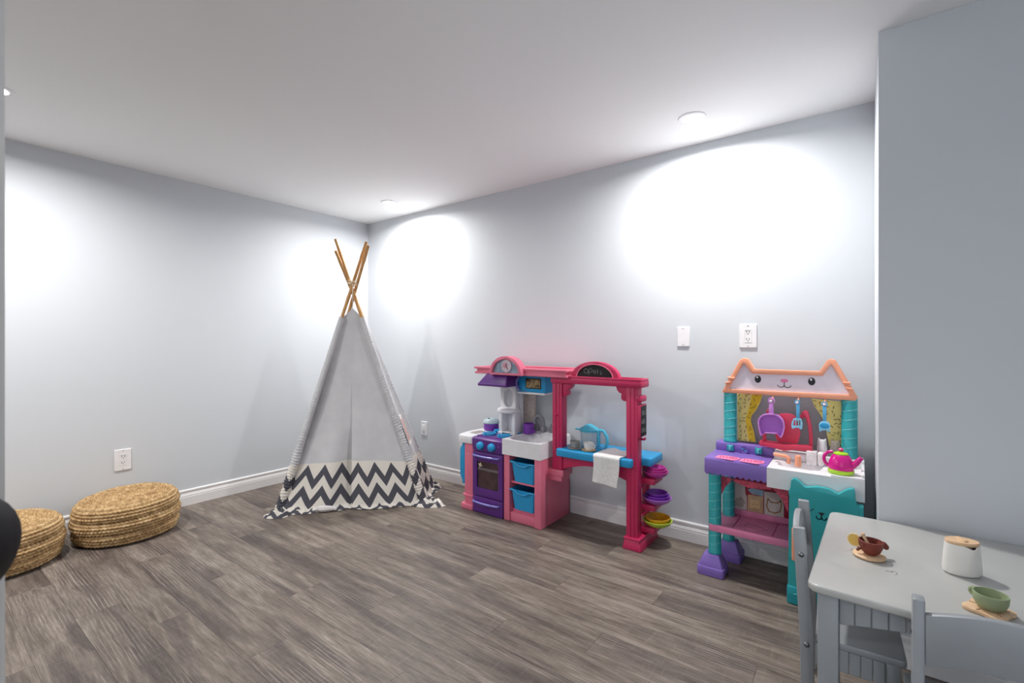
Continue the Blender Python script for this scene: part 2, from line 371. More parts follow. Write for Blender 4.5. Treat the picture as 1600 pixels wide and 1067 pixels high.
# ---------------------------------------------------------------- wall plates
def plate(name, label, c, wd, ht, wall, kind):
    t = Thing(name, label, 'outlet' if kind != 'blank' else 'wall plate', c)
    R = Matrix.Translation(c) @ (Matrix.Identity(4) if wall == 'back' else Matrix.Rotation(PI / 2, 4, 'Z'))    # local: x along wall, -y into the room
    fit = lambda vf: xf(vf, R)
    pl = t.part('cover_plate', fit(prism(rrect(-wd / 2, wd / 2, -ht / 2, ht / 2, .004), 'y', -.0005, -.007, 0, taper=rrect(-wd / 2 + .003, wd / 2 - .003, -ht / 2 + .003, ht / 2 - .003, .004))), m_plate)
    sc = [(0, s * ht * .40 if kind == 'blank' else s * ht * .43) for s in (1, -1)]
    for px, pz in sc: t.part('screw', fit(xf(lathe([(0, .001), (.003, .001), (.003, 0)], seg=10), Matrix.Translation((px, -.007, pz)) @ Matrix.Rotation(PI / 2, 4, 'X'))), m_ltgrey)
    if kind == 'outlet':
        t.part('receptacle', fit(ring_prism(rrect(-.0175, .0175, -.034, .034, .003), rrect(-.0155, .0155, -.032, .032, .003), 'y', -.0065, -.0085, 0)), m_plate)
        for s in (1, -1):
            z = s * .019
            t.part('socket', fit(join(box(-.0075, -.0055, -.0085, -.0068, z, z + .009, 0), box(.0055, .0075, -.0085, -.0068, z, z + .008, 0), box(-.0022, .0022, -.0085, -.0068, z - .009, z - .0045, .001))), m_slot)
    if kind == 'switch':
        t.part('insert', fit(box(-.0165, .0165, -.010, -.0065, -.033, .033, .0015)), m_plate)
c1 = Yp(1068, 526); plate('blank_plate', 'white blank wall plate beside the duplex outlet on the back wall', c1, .070, .114, 'back', 'blank')
c2 = Yp(1169, 525); plate('wall_outlet', 'white outlet with dark slots above the cat-eared kitchen', c2, .086, .126, 'back', 'outlet')
c3 = Yp(663, 669); plate('wall_plate', 'small white plate low on the wall between teepee and pink kitchen', c3, .076, .118, 'back', 'switch')
plate('wall_outlet', 'white outlet low on the wall above the woven poufs', (0, -1.842, .386), .086, .135, 'left', 'outlet')

# ---------------------------------------------------------------- teepee
A = Vector((.787, -.707, 1.559))
feet = [Vector(Zp(436, 799)), Vector(Zp(662, 787)), Vector((1.075, -.20, 0)), Vector((.285, -.85, 0))]     # front left, front right, back right, back left
lens_ = [1.200, 1.210, 1.150, 1.175]; offs = [Vector((.012, -.004, 0)), Vector((-.004, -.016, .0)), Vector((-.026, -.012, 0)), Vector((.022, .024, 0))]
tp = Thing('teepee', 'grey canvas play teepee with chevron border and crossed bamboo poles in the corner', 'play tent', (.82, -.70, 0))
for i in range(4):
    f0 = feet[i].copy(); f0.z = .008; d = A + offs[i] - f0; L = lens_[i]; pts, rad = [], []
    for k in range(41):
        s = k / 40; pts.append(tuple(f0 + d * (L * s))); rad.append(.0125 - .0015 * s + (.0014 if k % 7 == 3 else 0))
    tp.part('pole', tube(pts, rad, 12), m_bamboo)
TOP = .835
def cloth(i, j, u0, u1, peak, pinch, name, nu=36, nv=56, flare=.0, seed=0.0):
    Bi, Bj = feet[i], feet[j]; Ti = Bi + (A - Bi) * TOP; Tj = Bj + (A - Bj) * TOP; W = (Bj - Bi).length
    out = ((Bi + Bj) / 2 - Vector((A.x, A.y, 0))).normalized(); v, f, uv = [], [], []; LEN = (Ti - Bi).length
    for a in range(nu + 1):
        u = u0 + (u1 - u0) * a / nu; ed = math.sin(PI * u)
        for b in range(nv + 1):
            s = -.05 + 1.05 * b / nv; t = max(0.0, s)
            top = Ti.lerp(Tj, u) + (A - (Ti + Tj) / 2) * (peak * (1 - abs(2 * u - 1)) ** 1.1)
            p = Bi.lerp(Bj, u).lerp(top, t)
            p += out * (.020 * (1 - t) - .035 * ed * math.sin(PI * t) ** 1.0 + .012 * (1 - t) ** 2 * math.sin(u * 21 + seed) + .010 * (1 - t) * math.sin(u * 9 + 3 * t + seed) * ed)
            if pinch:
                p += out * (.030 * math.cos((u - .27) * 2 * PI * 2.1) * max(0, 1 - t) ** .7 * ed * math.sin(PI * min(1, t * 2.2 + .12)))
                q = (a / nu) if u1 <= .5001 else 1 - a / nu
                p -= out * (pinch * q ** 3 * math.sin(PI * min(1, t * 1.15)) ** .7)
            if s < 0:
                k = -s / .05; p += out * (.030 * k * (1 + .5 * math.sin(u * 17 + seed))); p.z = .004 + .010 * math.sin(k * PI) * (1 + math.sin(u * 25 + seed)) * .5
            else: p.z = max(p.z, .004 + .012 * (1 - min(1, t * 12)) * (1 + math.sin(u * 14 + seed)))
            p.z = max(p.z, .003); v.append(tuple(p)); uv.append((u * W + .035 * math.sin(seed), s * LEN))
    for a in range(nu):
        for b in range(nv): k = a * (nv + 1) + b; f.append((k, k + nv + 1, k + nv + 2, k + 1))
    return tp.part(name, (v, f), m_chev, uv=uv, smooth=70)
cloth(0, 1, 0, .515, .30, .055, 'front_flap', seed=.6); cloth(0, 1, .49, 1, .30, .0, 'front_flap', seed=2.2)
sidep = cloth(1, 2, 0, 1, .10, 0, 'side_panel', seed=1.0); cloth(2, 3, 0, 1, .10, 0, 'back_panel', seed=3.0); cloth(3, 0, 0, 1, .10, 0, 'side_panel', seed=4.0)
def sleeve(i):
    f0 = feet[i].copy(); f0.z = .004; d = A + offs[i] - f0; n = 200; seg = 14; v, f, uv = [], [], []
    out = (f0 - Vector((A.x, A.y, 0))).normalized(); ax = d.normalized(); sd = ax.cross(out).normalized(); up = sd.cross(ax)
    for k in range(n + 1):
        s = TOP * (k / n) * 1.0 + .004; c = f0 + d * s; ru = 1 - k / n
        for q in range(seg):
            a = 2 * PI * q / seg
            r = .0195 + .010 * ru ** 2 + (.0019 + .0026 * ru) * math.sin(k * 2.3 + 1.5 * math.sin(a + k * .13)) + .004 * ru * noise.noise(Vector((k * .21, a, i * 7.0)))
            p = c + (up * math.cos(a) + sd * math.sin(a)) * r; p.z = max(p.z, .003); v.append(tuple(p)); uv.append((abs(a - PI) * .022 + .03, s * d.length))
    for k in range(n):
        for q in range(seg): w2 = (q + 1) % seg; f.append((k * seg + q, k * seg + w2, (k + 1) * seg + w2, (k + 1) * seg + q))
    tp.part('pole_sleeve', (v, f), m_chev, uv=uv, smooth=80)
for i in range(4): sleeve(i)
def puddle(c, rx, ry, h, rot, seed):
    v, f, uv = [], [], []; n = 26
    for i in range(n + 1):
        for k in range(40):
            r = i / n; a = 2 * PI * k / 40; w_ = 1 + .16 * noise.noise(Vector((math.cos(a) * 1.7, math.sin(a) * 1.7, seed)))
            x, y2 = rx * r * w_ * math.cos(a), ry * r * w_ * math.sin(a)
            z = h * max(0, 1 - r ** 4) * (.62 + .5 * noise.noise(Vector((x * 34, y2 * 34, seed + 3))) + .25 * math.sin(r * 11 + a)) ; z = max(.002, z)
            X = x * math.cos(rot) - y2 * math.sin(rot); Y_ = x * math.sin(rot) + y2 * math.cos(rot)
            v.append((c[0] + X, c[1] + Y_, z)); uv.append((.05 + x * 1.3, .12 + y2 * 1.5 + z))
    for i in range(n):
        for k in range(40): q = (k + 1) % 40; f.append((i * 40 + k, i * 40 + q, (i + 1) * 40 + q, (i + 1) * 40 + k))
    tp.part('bunched_hem', clean((v, f)) if False else (v, f), m_chev, uv=uv, smooth=80)
puddle(Zp(434, 806), .085, .055, .040, .8, 1.0); puddle(Zp(668, 789), .125, .060, .050, .5, 5.0); puddle((1.09, -.19, 0), .06, .05, .05, 0, 9.0); puddle(Zp(470, 801), .12, .035, .022, .8, 3.0)
c = Zp(506, 800); tie = []
for i in range(13):
    a = i / 12; tie.append((c[0] - .055 + .11 * a, c[1] + .05 - .10 * (1 - a) + .012 * math.sin(a * 9), .014 + .012 * math.sin(a * PI)))
tp.part('cloth_tie', tube(tie, [.008 + .014 * math.sin(PI * i / 12) for i in range(13)], 8), m_towel, label='cream cloth tie lying on the floor')
rope = []
for k in range(64):
    a = k / 64 * 2 * PI * 4; rope.append((A.x + .033 * math.cos(a), A.y + .033 * math.sin(a), A.z - .016 + .034 * k / 64 + .006 * math.sin(a * 1.7)))
tp.part('lashing', tube(rope, .0032, 6), M('cream_cord', 'e2d6c0', .9))
fo = (feet[0] + feet[1]) / 2; fo = (fo - Vector((A.x, A.y, 0))).normalized() * .055
tp.part('hanging_cord', tube(bez((A.x + fo.x * .6, A.y + fo.y * .6, A.z - .01), (A.x + fo.x * 1.5, A.y + fo.y * 1.5, A.z - .09), (A.x + fo.x, A.y + fo.y, A.z - .19)), .0025, 6), M('cream_cord', 'e2d6c0', .9))
# small window in the right-hand side panel
B1, B2 = feet[1], feet[2]; oo = ((B1 + B2) / 2 - Vector((A.x, A.y, 0))).normalized()
def onside(u, t): return B1.lerp(B2, u).lerp((B1.lerp(B2, u)) + (A - B1.lerp(B2, u)) * TOP, t) + oo * (.026 * (1 - t) - .035 * math.sin(PI * u) * math.sin(PI * t) + .010)
def sidequad(u0, u1, t0, t1, off):
    q = [tuple(onside(u, t) + oo * (off + e)) for e in (0, .003) for u, t in ((u0, t0), (u1, t0), (u1, t1), (u0, t1))]
    return q, [(0, 1, 2, 3), (7, 6, 5, 4), (0, 4, 5, 1), (1, 5, 6, 2), (2, 6, 7, 3), (3, 7, 4, 0)]
wn = tp.part('window_flap', sidequad(.20, .62, .30, .46, .008), m_towel); tp.part('window_lining', sidequad(.24, .58, .32, .44, .0125), M('blush_lining', 'd6aea8', .8), wn)

# ---------------------------------------------------------------- woven poufs
def pouf(name, label, cx, cy, R, Hh, seed, tilt):
    t = Thing(name, label, 'pouf', (cx, cy, 0), group='woven jute poufs')
    def shape(q):            # q 0..1 up the side, then over the top to the centre at 2
        if q <= 1:
            b = R * (.90 + .10 * math.sin(PI * min(1, q * 1.02)) ** .6); crease = -.020 * (math.exp(-((q - .30) / .035) ** 2) + math.exp(-((q - .62) / .04) ** 2)) - .012 * max(0, q - .9) / .1
            return b + crease, Hh * q * .93
        s = q - 1; r = (R * .895 - .012) * (1 - s); return r, Hh * (.93 + .075 * math.sin(min(1, s * 2.6) * PI / 2) - .10 * max(0, s - .25) ** 1.5)
    def surf(rows, q0, q1, k, nm, mat=None):
        v, f = [], []; sub = 5; n = rows * sub; seg = 300
        for i in range(n + 1):
            q = q0 + (q1 - q0) * i / n; r, z = shape(q); r2, z2 = shape(min(2, q + .004)); r1, z1 = shape(max(0, q - .004)); dl = math.hypot(r2 - r1, z2 - z1) or 1
            nr, nz = (z2 - z1) / dl, -(r2 - r1) / dl; ph = (i % sub) / sub if i < n else 0; rw = i // sub
            for j in range(seg):
                a = 2 * PI * j / seg; strands = max(6, int(k * r / R)); lw = 1.0 if strands < 8 else 1.0
                br = math.sin(PI * ph) * .0095; tw = abs(math.sin(a * strands / 2 + rw * 1.3 + (ph - .5) * 2.6 * (1 if rw % 2 else -1)))
                d = br * (.15 + .95 * tw) + .006 * noise.noise(Vector((math.cos(a) * 2.2, math.sin(a) * 2.2, q * 3 + seed)))
                rr = max(0.0, r + nr * d); v.append((cx + rr * math.cos(a), cy + rr * math.sin(a), max(.012, z + nz * d + .012 + tilt * rr * math.cos(a - 1.2) * min(1, z / Hh) * .5)))
        for i in range(n):
            for j in range(seg): p = (j + 1) % seg; f.append((i * seg + j, i * seg + p, (i + 1) * seg + p, (i + 1) * seg + j))
        t.part(nm, (v, f), mat or m_jute, smooth=60)
    surf(13, 0, 1, 84, 'braided_side'); surf(15, 1, 1.985, 80, 'braided_top')
    t.part('base_panel', lathe([(0, .001), (R * .86, .001), (R * .895, .008), (R * .90, .016), (R * .86, .02)], (cx, cy, 0), 60), M('grey_canvas_base', '8f8273', .9))
pouf('woven_pouf', 'round woven jute pouf standing below the wall outlet', .262, -1.882, .250, .225, 1.0, .05)
pouf('woven_pouf', 'round woven jute pouf standing closest to the open door', .268, -2.408, .245, .215, 5.0, .0)

# ---------------------------------------------------------------- pink and purple play kitchen with serving arch
pk = Thing('play_kitchen', 'pink and purple plastic play kitchen with raspberry pink serving arch and blue counter', 'play kitchen', (2.0, -.2, 0))
P = pk.part; YB, YFr = -.030, -.372
P('side_cabinet', join(prism(rounded([(1.578, YFr), (1.668, YFr), (1.668, YB), (1.60, YB), (1.565, -.16), (1.565, -.33)], .02), 'z', 0, .445, .003),
   prism(rounded([(1.558, YFr - .016), (1.668, YFr - .012), (1.668, YB), (1.59, YB), (1.55, -.16), (1.55, -.34)], .02), 'z', 0, .035, .004), prism(rounded([(1.568, YFr - .008), (1.668, YFr - .006), (1.668, YB), (1.59, YB), (1.557, -.16), (1.557, -.34)], .02), 'z', .085, .097, .003)), m_pink)
for zz, s in ((.375, .010), (.21, .006), (.12, .005)): P('star_sticker', prism([(1.622 + s * (1 if k % 2 else .45) * math.cos(k * PI / 5 + .3), zz + s * (1 if k % 2 else .45) * math.sin(k * PI / 5 + .3)) for k in range(10)], 'y', YFr + .001, YFr - .0012, 0), M('pale_pink_sticker', 'eda7b5', .5))
P('fridge_handle', join(box(1.540, 1.566, -.352, -.325, .155, .435, .006), prism(rounded([(1.520, .21), (1.548, .165), (1.548, .43), (1.520, .40)], .02), 'y', -.35, -.31, .006)), m_blue, label='sky blue fridge handle')
P('side_counter', prism(rounded([(1.530, -.385), (1.668, -.388), (1.668, YB), (1.56, YB), (1.512, -.12), (1.505, -.28)], .035, 6), 'z', .446, .498, .006), m_white)
P('counter_recess', prism(rounded([(1.555, -.29), (1.625, -.30), (1.625, -.20), (1.56, -.19)], .01), 'z', .4975, .4995, 0), M('taupe_recess', 'a39a94', .6))
# oven
P('oven_body', box(1.669, 1.924, YFr, YB, 0, .490, .004), m_purple)
pn = P('control_panel', prism([(-.392, .492), (-.386, .412), (YFr, .412), (YFr + .06, .499), (-.37, .501)], 'x', 1.668, 1.925, .003), m_purple)
for kx in (1.742, 1.838):
    P('knob', xf(lathe([(0, .026), (.017, .024), (.024, .018), (.026, .004), (.028, 0)], seg=24), Matrix.Translation((kx, -.389, .449)) @ Matrix.Rotation(PI / 2, 4, 'X')), m_blue, pn, label='round blue oven knob')
for kx in (1.697, 1.893): P('star_mark', prism([(kx + .006 * (1 if k % 2 else .4) * math.cos(k * PI / 4), .458 + .006 * (1 if k % 2 else .4) * math.sin(k * PI / 4)) for k in range(8)], 'y', -.388, -.391, 0), M('lilac_mark', '9d6fc0', .5), pn)
dz0, dz1 = .116, .405; wo = rrect(1.706, 1.888, .168, .345, .012)
dr2 = P('oven_door', ring_prism(rrect(1.671, 1.923, dz0, dz1, .004), wo, 'y', YFr - .016, YFr - .001, .0015), m_purple)
P('oven_window', prism(wo, 'y', YFr - .006, YFr - .0015, 0), m_smoke, dr2, label='smoky oven window')
P('oven_rack', box(1.71, 1.885, YFr - .008, YFr - .0065, .285, .300, 0), M('rack_grey', '6d6468', .4), dr2)
P('star_sticker', prism([(1.730 + .020 * (1 if k % 2 else .45) * math.cos(k * PI / 4 + .5), .318 + .020 * (1 if k % 2 else .45) * math.sin(k * PI / 4 + .5)) for k in range(8)], 'y', YFr - .007, YFr - .0085, 0), M('cream_sticker', 'd8cbb4', .5), dr2)
def bar(z): return join(tube([(1.686, YFr - .018, z), (1.69, YFr - .034, z)] + [(1.70 + .185 * k / 8, YFr - .036 - .010 * math.sin(PI * k / 8), z) for k in range(9)] + [(1.895, YFr - .034, z), (1.899, YFr - .018, z)], .0065, 8))
P('handle', bar(.384), m_lilac, dr2, label='lilac bar handle')
dw = P('oven_drawer', box(1.671, 1.923, YFr - .016, YFr - .001, .004, .110, .003), m_purple); P('handle', bar(.078), m_lilac, dw)
st = P('stove_top', box(1.675, 1.922, -.35, -.09, .492, .506, .002), m_purple)
for bx, by in ((1.735, -.290), (1.86, -.290), (1.735, -.170), (1.86, -.170)):
    ringm = [lathe([(r - .007, .505), (r - .006, .518), (r + .006, .518), (r + .007, .505)], (bx, by, 0), 24) for r in (.018, .040)]
    P('burner', join(*ringm, box(bx - .05, bx + .05, by - .004, by + .004, .505, .520, .001), box(bx - .004, bx + .004, by - .05, by + .05, .505, .520, .001)), m_blue, st, label='blue burner ring')
# sink cabinet: frame, base, side, back
fr = P('cabinet_frame', join(box(1.926, 1.972, YFr - .006, -.30, 0, .42, .004), box(2.165, 2.214, YFr - .012, -.30, 0, .42, .005), box(1.960, 2.170, YFr + .004, YB, 0, .058, .003),
   box(2.188, 2.212, -.34, YB, 0, .42, .004), box(1.926, 1.940, -.34, YB, 0, .42, .003), box(1.926, 2.212, YB - .014, YB, 0, .42, .003), box(1.96, 2.18, -.36, YB, .240, .251, .001), box(1.965, 2.172, -.345, YB, .05, .0762, .001)), m_pink)
P('side_bracket', join(box(2.205, 2.322, -.305, -.190, .318, .358, .006), box(2.205, 2.308, -.298, -.196, .285, .322, .008)), m_pink)
P('sink', basin_top(1.924, 2.216, -.392, YB, .420, .517, (2.07, -.245), .118, .115, .070), m_white)
P('sink_ledge', box(1.93, 2.21, -.10, YB, .512, .528, .004), m_white)
fx, fy = 2.040, -.090
ga = [(fx, fy, .525), (fx, fy, .585)] + [(fx - .030 + .030 * math.cos(PI * k / 10), fy - .016 * k / 10, .600 + .034 * math.sin(PI * k / 10)) for k in range(11)] + [(fx - .060, fy - .016, .575)]
fau = P('faucet', join(tube(ga, .0105, 12), lathe([(.019, .526), (.017, .555), (.012, .562)], (fx, fy, 0), 16)), m_grey, label='grey gooseneck faucet')
for hx in (fx - .058, fx + .062): P('tap_handle', join(lathe([(.017, .526), (.014, .560), (.010, .570), (0, .572)], (hx, fy + .012, 0), 14), tube([(hx, fy + .012, .564), (hx + .004, fy - .006, .582)], [.007, .005], 8)), m_grey, fau)
# coffee tower, back post, hood
tw = P('coffee_tower', join(box(1.760, 1.785, -.215, -.135, .503, .655, .005), box(1.870, 1.895, -.215, -.135, .503, .655, .005), box(1.76, 1.895, -.150, -.115, .503, .84, .004), box(1.755, 1.90, -.225, -.115, .503, .520, .004)), m_white)
P('round_shelf', lathe([(0, .652), (.070, .652), (.082, .660), (.082, .676), (.072, .682), (0, .680)], (1.828, -.190, 0), 32), m_white, tw)
P('upper_frame', ring_prism(rrect(1.762, 1.893, .675, .845, .012), [(a, b) for a, b in rrect(1.793, 1.868, .690, .812, .035)], 'y', -.205, -.165, .004), m_white, tw)
P('label_strip', box(1.795, 1.862, -.2275, -.2245, .5065, .5175, 0), m_dark, tw); P('dark_cap', box(1.765, 1.815, -.222, -.16, .838, .850, .002), m_dark, tw)
P('back_post', box(1.80, 1.955, -.075, -.045, .50, .94, .005), m_beige, label='white printed back post with its shade painted beige')
hb = [(1.700, -.372), (1.940, -.372), (1.940, -.05), (1.700, -.05)]; ht = [(1.752, -.335), (1.925, -.335), (1.925, -.05), (1.752, -.05)]
P('range_hood', join(prism(rounded(hb, .012), 'z', .858, .928, .004, taper=rounded(ht, .012)), prism(rounded(scaled(hb, 1.015), .012), 'z', .842, .860, .004)), m_purple)
# microwave
mw = P('microwave', join(box(1.930, 2.150, -.235, -.06, .806, .918, .006)), m_blue)
P('microwave_base', box(1.928, 2.146, -.238, -.06, .793, .806, .003), m_white, mw)
P('microwave_screen', box(1.998, 2.118, -.238, -.234, .830, .898, .003), m_ink, mw); P('food_print', box(2.004, 2.112, -.2392, -.237, .836, .892, .001), m_print, mw)
P('handle', tube(bez((1.948, -.236, .905), (1.930, -.285, .86), (1.948, -.236, .818)), .0085, 8), m_lilac, mw)
# upper shelf with clock arch
YS = -.335
def trayring(x0, x1, y0, y1, t): return [(x0 - t, y0 - t), (x1 + t, y0 - t), (x1 + t, y1), (x0 - t, y1)]
sh = P('upper_shelf', join(box(1.645, 2.362, YS, -.04, .920, .934, .001), ring_prism(trayring(1.655, 2.352, YS + .008, -.04, .0), trayring(1.672, 2.336, YS + .024, -.056, 0), 'z', .920, .956, .002),
   ring_prism(trayring(1.640, 2.366, YS - .006, -.036, 0), trayring(1.672, 2.336, YS + .024, -.056, 0), 'z', .953, .967, .003)), m_pink)
acx = 1.927
def halfring(cx, z0, R0, R1, rz0, rz1, y0, y1): 
    o = ell(cx, z0, R0, rz0, 24, 0, PI, False); i = ell(cx, z0, R1, rz1, 24, 0, PI, False); return prism(o + i[::-1], 'y', y0, y1, .002)
P('clock_arch', halfring(acx, .930, .128, .106, .113, .092, YS - .034, YS + .03), m_pink, sh)
P('arch_panel', prism(ell(acx, .930, .107, .093, 24, 0, PI, False), 'y', YS - .018, YS - .008, 0), m_slate, sh)
P('arch_sill', box(acx - .128, acx + .128, YS - .034, YS + .02, .920, .934, .003), m_pink, sh)
ck = P('clock', xf(lathe([(0, .006), (.036, .006), (.038, .009), (.041, .008), (.042, 0)], seg=32), Matrix.Translation((acx + .005, YS - .018, .979)) @ Matrix.Rotation(PI / 2, 4, 'X')), M('clock_face', 'd9cbd6', .5, .1, 90), sh)
P('clock_rose', xf(lathe([(0, .0066), (.018, .0066), (.018, .0055)], seg=20), Matrix.Translation((acx - .004, YS - .018, .982)) @ Matrix.Rotation(PI / 2, 4, 'X')), M('clock_pink', 'd795ad', .5), sh)
P('clock_hands', stroke([[(acx + .003, .981), (acx + .011, .997)], [(acx + .003, .981), (acx + .020, .958)]], .004, lambda a, b, d: (a, YS - .0252 - d, b)), m_ink, sh)
# serving arch
ay0, ay1 = -.300, -.238
P('arch_post', join(box(2.242, 2.310, ay0, ay1, .360, .892, .003), box(2.259, 2.270, ay0 - .004, ay0 + .004, .45, .885, .0015), box(2.283, 2.294, ay0 - .004, ay0 + .004, .45, .885, .0015)), m_hot)
P('post_peg', tube([(2.276, ay0 - .002, .690), (2.276, ay0 - .016, .690), (2.276, ay0 - .020, .698)], .0055, 8), m_hot)
P('arch_post', join(box(2.719, 2.785, ay0, ay1, .05, .892, .003), box(2.735, 2.745, ay0 - .004, ay0 + .004, .06, .885, .0015), box(2.757, 2.767, ay0 - .004, ay0 + .004, .06, .885, .0015)), m_hot)
P('rack_post', box(2.722, 2.762, -.078, -.045, .05, .455, .004), m_hot)
P('post_base', join(prism(rounded([(2.702, -.318), (2.812, -.318), (2.812, -.045), (2.702, -.045)], .01), 'z', 0, .052, .004, taper=rounded([(2.711, -.309), (2.800, -.309), (2.800, -.05), (2.711, -.05)], .01)),
   box(2.708, 2.803, -.312, -.05, .050, .066, .005)), m_hot)
bm_ = P('arch_beam', join(box(2.236, 2.812, -.312, -.200, .885, .922, .006), ring_prism(rrect(2.236, 2.812, -.312, -.200, .012), rrect(2.248, 2.800, -.300, -.212, .008), 'z', .918, .932, .002)), m_hot)
for sgn, x in ((1, 2.310), (-1, 2.719)):
    pr = [(0, .885), (.062, .885), (.060, .868), (.046, .852), (.030, .845), (.034, .832), (.032, .815), (.018, .806), (.006, .806), (0, .80)]
    P('corbel', prism([(x + sgn * (a), b) for a, b in pr], 'y', ay0 + .008, ay1 - .008, .003), m_hot)
scx = Yp(929, 588, -.295)[0]; sx_ = .150
sg = P('sign_arch', halfring(scx, .928, sx_, .116, .093, .076, -.300, -.262), m_hot)
P('sign_board', prism(ell(scx, .928, .117, .077, 24, 0, PI, False), 'y', -.292, -.275, 0), m_black, sg)
P('sign_rim', halfring(scx, .928, .119, .112, .079, .074, -.303, -.29), m_pink, sg)
def chalk(x, z, s): return lambda q: [(x + a * s, z + b * s) for a, b in q]
Lx, Lz, Ls = scx - .070, .9500, .026
wr = []
arc = lambda cx, cz, rx, rz, a0, a1: [(cx + rx * math.cos(math.radians(a0 + (a1 - a0) * k / 10)), cz + rz * math.sin(math.radians(a0 + (a1 - a0) * k / 10))) for k in range(11)]
for q in (arc(.5, .55, .5, .5, 80, 440), [(1.25, 1.0), (1.2, -.25)], arc(1.65, .68, .42, .38, 170, -170), arc(2.65, .45, .33, .38, 0, 330), [(2.32, .45), (2.98, .5)], [(3.35, .9), (3.4, .1)], arc(3.8, .35, .38, .5, 180, 0), [(4.18, .35), (4.25, -.1)]):
    wr.append(chalk(Lx, Lz, Ls)(q))
P('chalk_writing', stroke(wr, .0030, lambda a, b, d: (a, -.2925 - d, b)), m_chalk, sg, label='handwritten chalk word open')
# side chalkboard on the right post
cb = P('side_board', box(2.785, 2.802, -.304, -.212, .615, .792, .003), m_hot)
P('board_face', box(2.8015, 2.804, -.296, -.218, .622, .786, .001), m_black, cb)
scr = []
for zz, kk in ((.745, 4), (.700, 3), (.652, 4)):
    yy = -.290
    for k in range(kk):
        scr.append(arc(yy + .006, zz, .006, .010, 60 + 40 * k, 330 + 20 * k)); scr.append([(yy + .013, zz + .014 * (1 if k % 2 else .4)), (yy + .012, zz - .010)]); yy += .0175
o = P('chalk_writing', stroke(scr, .0028, lambda a, b, d: (2.8043 + d, a, b)), m_chalk, cb); o['kind'] = 'stuff'
P('board_crest', box(2.775, 2.806, -.306, -.215, .806, .840, .008), m_hot); P('board_hook', tube([(2.784, -.255, .600), (2.806, -.255, .600), (2.812, -.255, .610)], .007, 8), m_hot)
# blue counter and its apron
P('serving_counter', prism(rounded([(2.285, -.335), (2.762, -.335), (2.762, -.236), (2.838, -.236), (2.838, -.048), (2.285, -.048)], .018, 5), 'z', .449, .494, .007, 3), m_blue, label='sky blue serving counter')
xa = [2.31 + .409 * k / 16 for k in range(17)]
P('counter_apron', prism([(x, .449) for x in xa] + [(x, .365 + .045 * math.sin(PI * (x - 2.31) / .409)) for x in xa[::-1]], 'y', -.292, -.262, .002), m_hot)
for z in (.345, .200, .075): P('bowl_rack', join(box(2.750, 2.850, -.222, -.085, z, z + .034, .008), box(2.750, 2.775, -.24, -.05, z - .03, z + .03, .004)), m_hot)

# bowls on the side rack: each its own thing, nested
def bowl(label, c, R, h, mat, tilt): 
    vf = xf(lathe([(0, .0), (R * .55, .0), (R * .8, h * .45), (R * .93, h), (R * 1.0, h), (R * 1.0, h * .86), (R * .84, h * .3), (R * .58, -.004), (0, -.004)], seg=36), Matrix.Translation(c) @ Matrix.Rotation(tilt, 4, 'Y'))
    solo('toy_bowl', label, 'bowl', vf, mat, c, 'nested bowls on the side rack')
def nested(cx, cy, z, items):
    for k, (R, h, mt, lb) in enumerate(items): bowl(lb, (cx, cy, z + k * .0135), R, h, mt, 0)
nested(2.835, -.158, .3835, [(.068, .030, m_magp, 'fuchsia toy bowl at the bottom of the top rack stack'), (.060, .028, m_magp, 'fuchsia toy bowl in the middle of the top rack stack'), (.050, .026, m_magp, 'fuchsia toy bowl on top of the top rack stack')])
nested(2.842, -.158, .2385, [(.078, .030, m_orchid, 'light purple toy bowl at the bottom of the middle rack stack'), (.068, .029, m_violet, 'violet toy bowl in the middle rack stack'), (.058, .030, m_violet, 'small violet toy bowl topping the middle rack stack')])
nested(2.845, -.160, .1135, [(.080, .030, m_bowlg, 'lime green toy bowl at the bottom of the lowest rack'), (.069, .032, m_bowly, 'mustard yellow toy bowl nested in the lime green one')])

# storage bins in the sink cabinet
def bin_(z0, label):
    cx = 2.0685; t = Thing('storage_bin', label, 'bin', (cx, -.25, z0), group='blue pull-out bins')
    lo = [(cx - .074, -.358), (cx + .074, -.358), (cx + .074, -.10), (cx - .074, -.10)]; hi = [(cx - .090, -.372), (cx + .090, -.372), (cx + .090, -.08), (cx - .090, -.08)]
    n = 4; v = [(x, y, z0) for x, y in rounded(lo, .014)]; k = len(v); v += [(x, y, z0 + .128) for x, y in rounded(hi, .016)]
    v += [(x, y, z0 + .128) for x, y in rounded(scaled(hi, .95), .014)]; v += [(x, y, z0 + .006) for x, y in rounded(scaled(lo, .95), .014)]
    f = [tuple(range(k))[::-1]] + [(r * k + i, r * k + (i + 1) % k, (r + 1) * k + (i + 1) % k, (r + 1) * k + i) for r in range(3) for i in range(k)] + [tuple(range(3 * k, 4 * k))]
    v = [(x, y, z - (.020 * math.exp(-((x - cx) / .045) ** 4) if (y < -.34 and z > z0 + .1) else 0)) for x, y, z in v]
    xs = [cx - .092 + .184 * i / 40 for i in range(41)]
    t.part('tub', (v, f), m_blue)
    t.part('rim', tube([(x, -.3765, z0 + .126 - .020 * math.exp(-((x - cx) / .045) ** 4)) for x in xs] + [(cx + .092, -.08, z0 + .126), (cx - .092, -.08, z0 + .126)], .0065, 8, closed=True), m_blue)
    for kx, ky, cm in ((-.03, -.2, m_bowly), (.02, -.25, m_red), (.05, -.17, m_brown), (-.055, -.28, m_tan)): pass
bin_(.252, 'sky blue storage bin on the upper cabinet shelf'); bin_(.077, 'sky blue storage bin at the bottom of the cabinet')
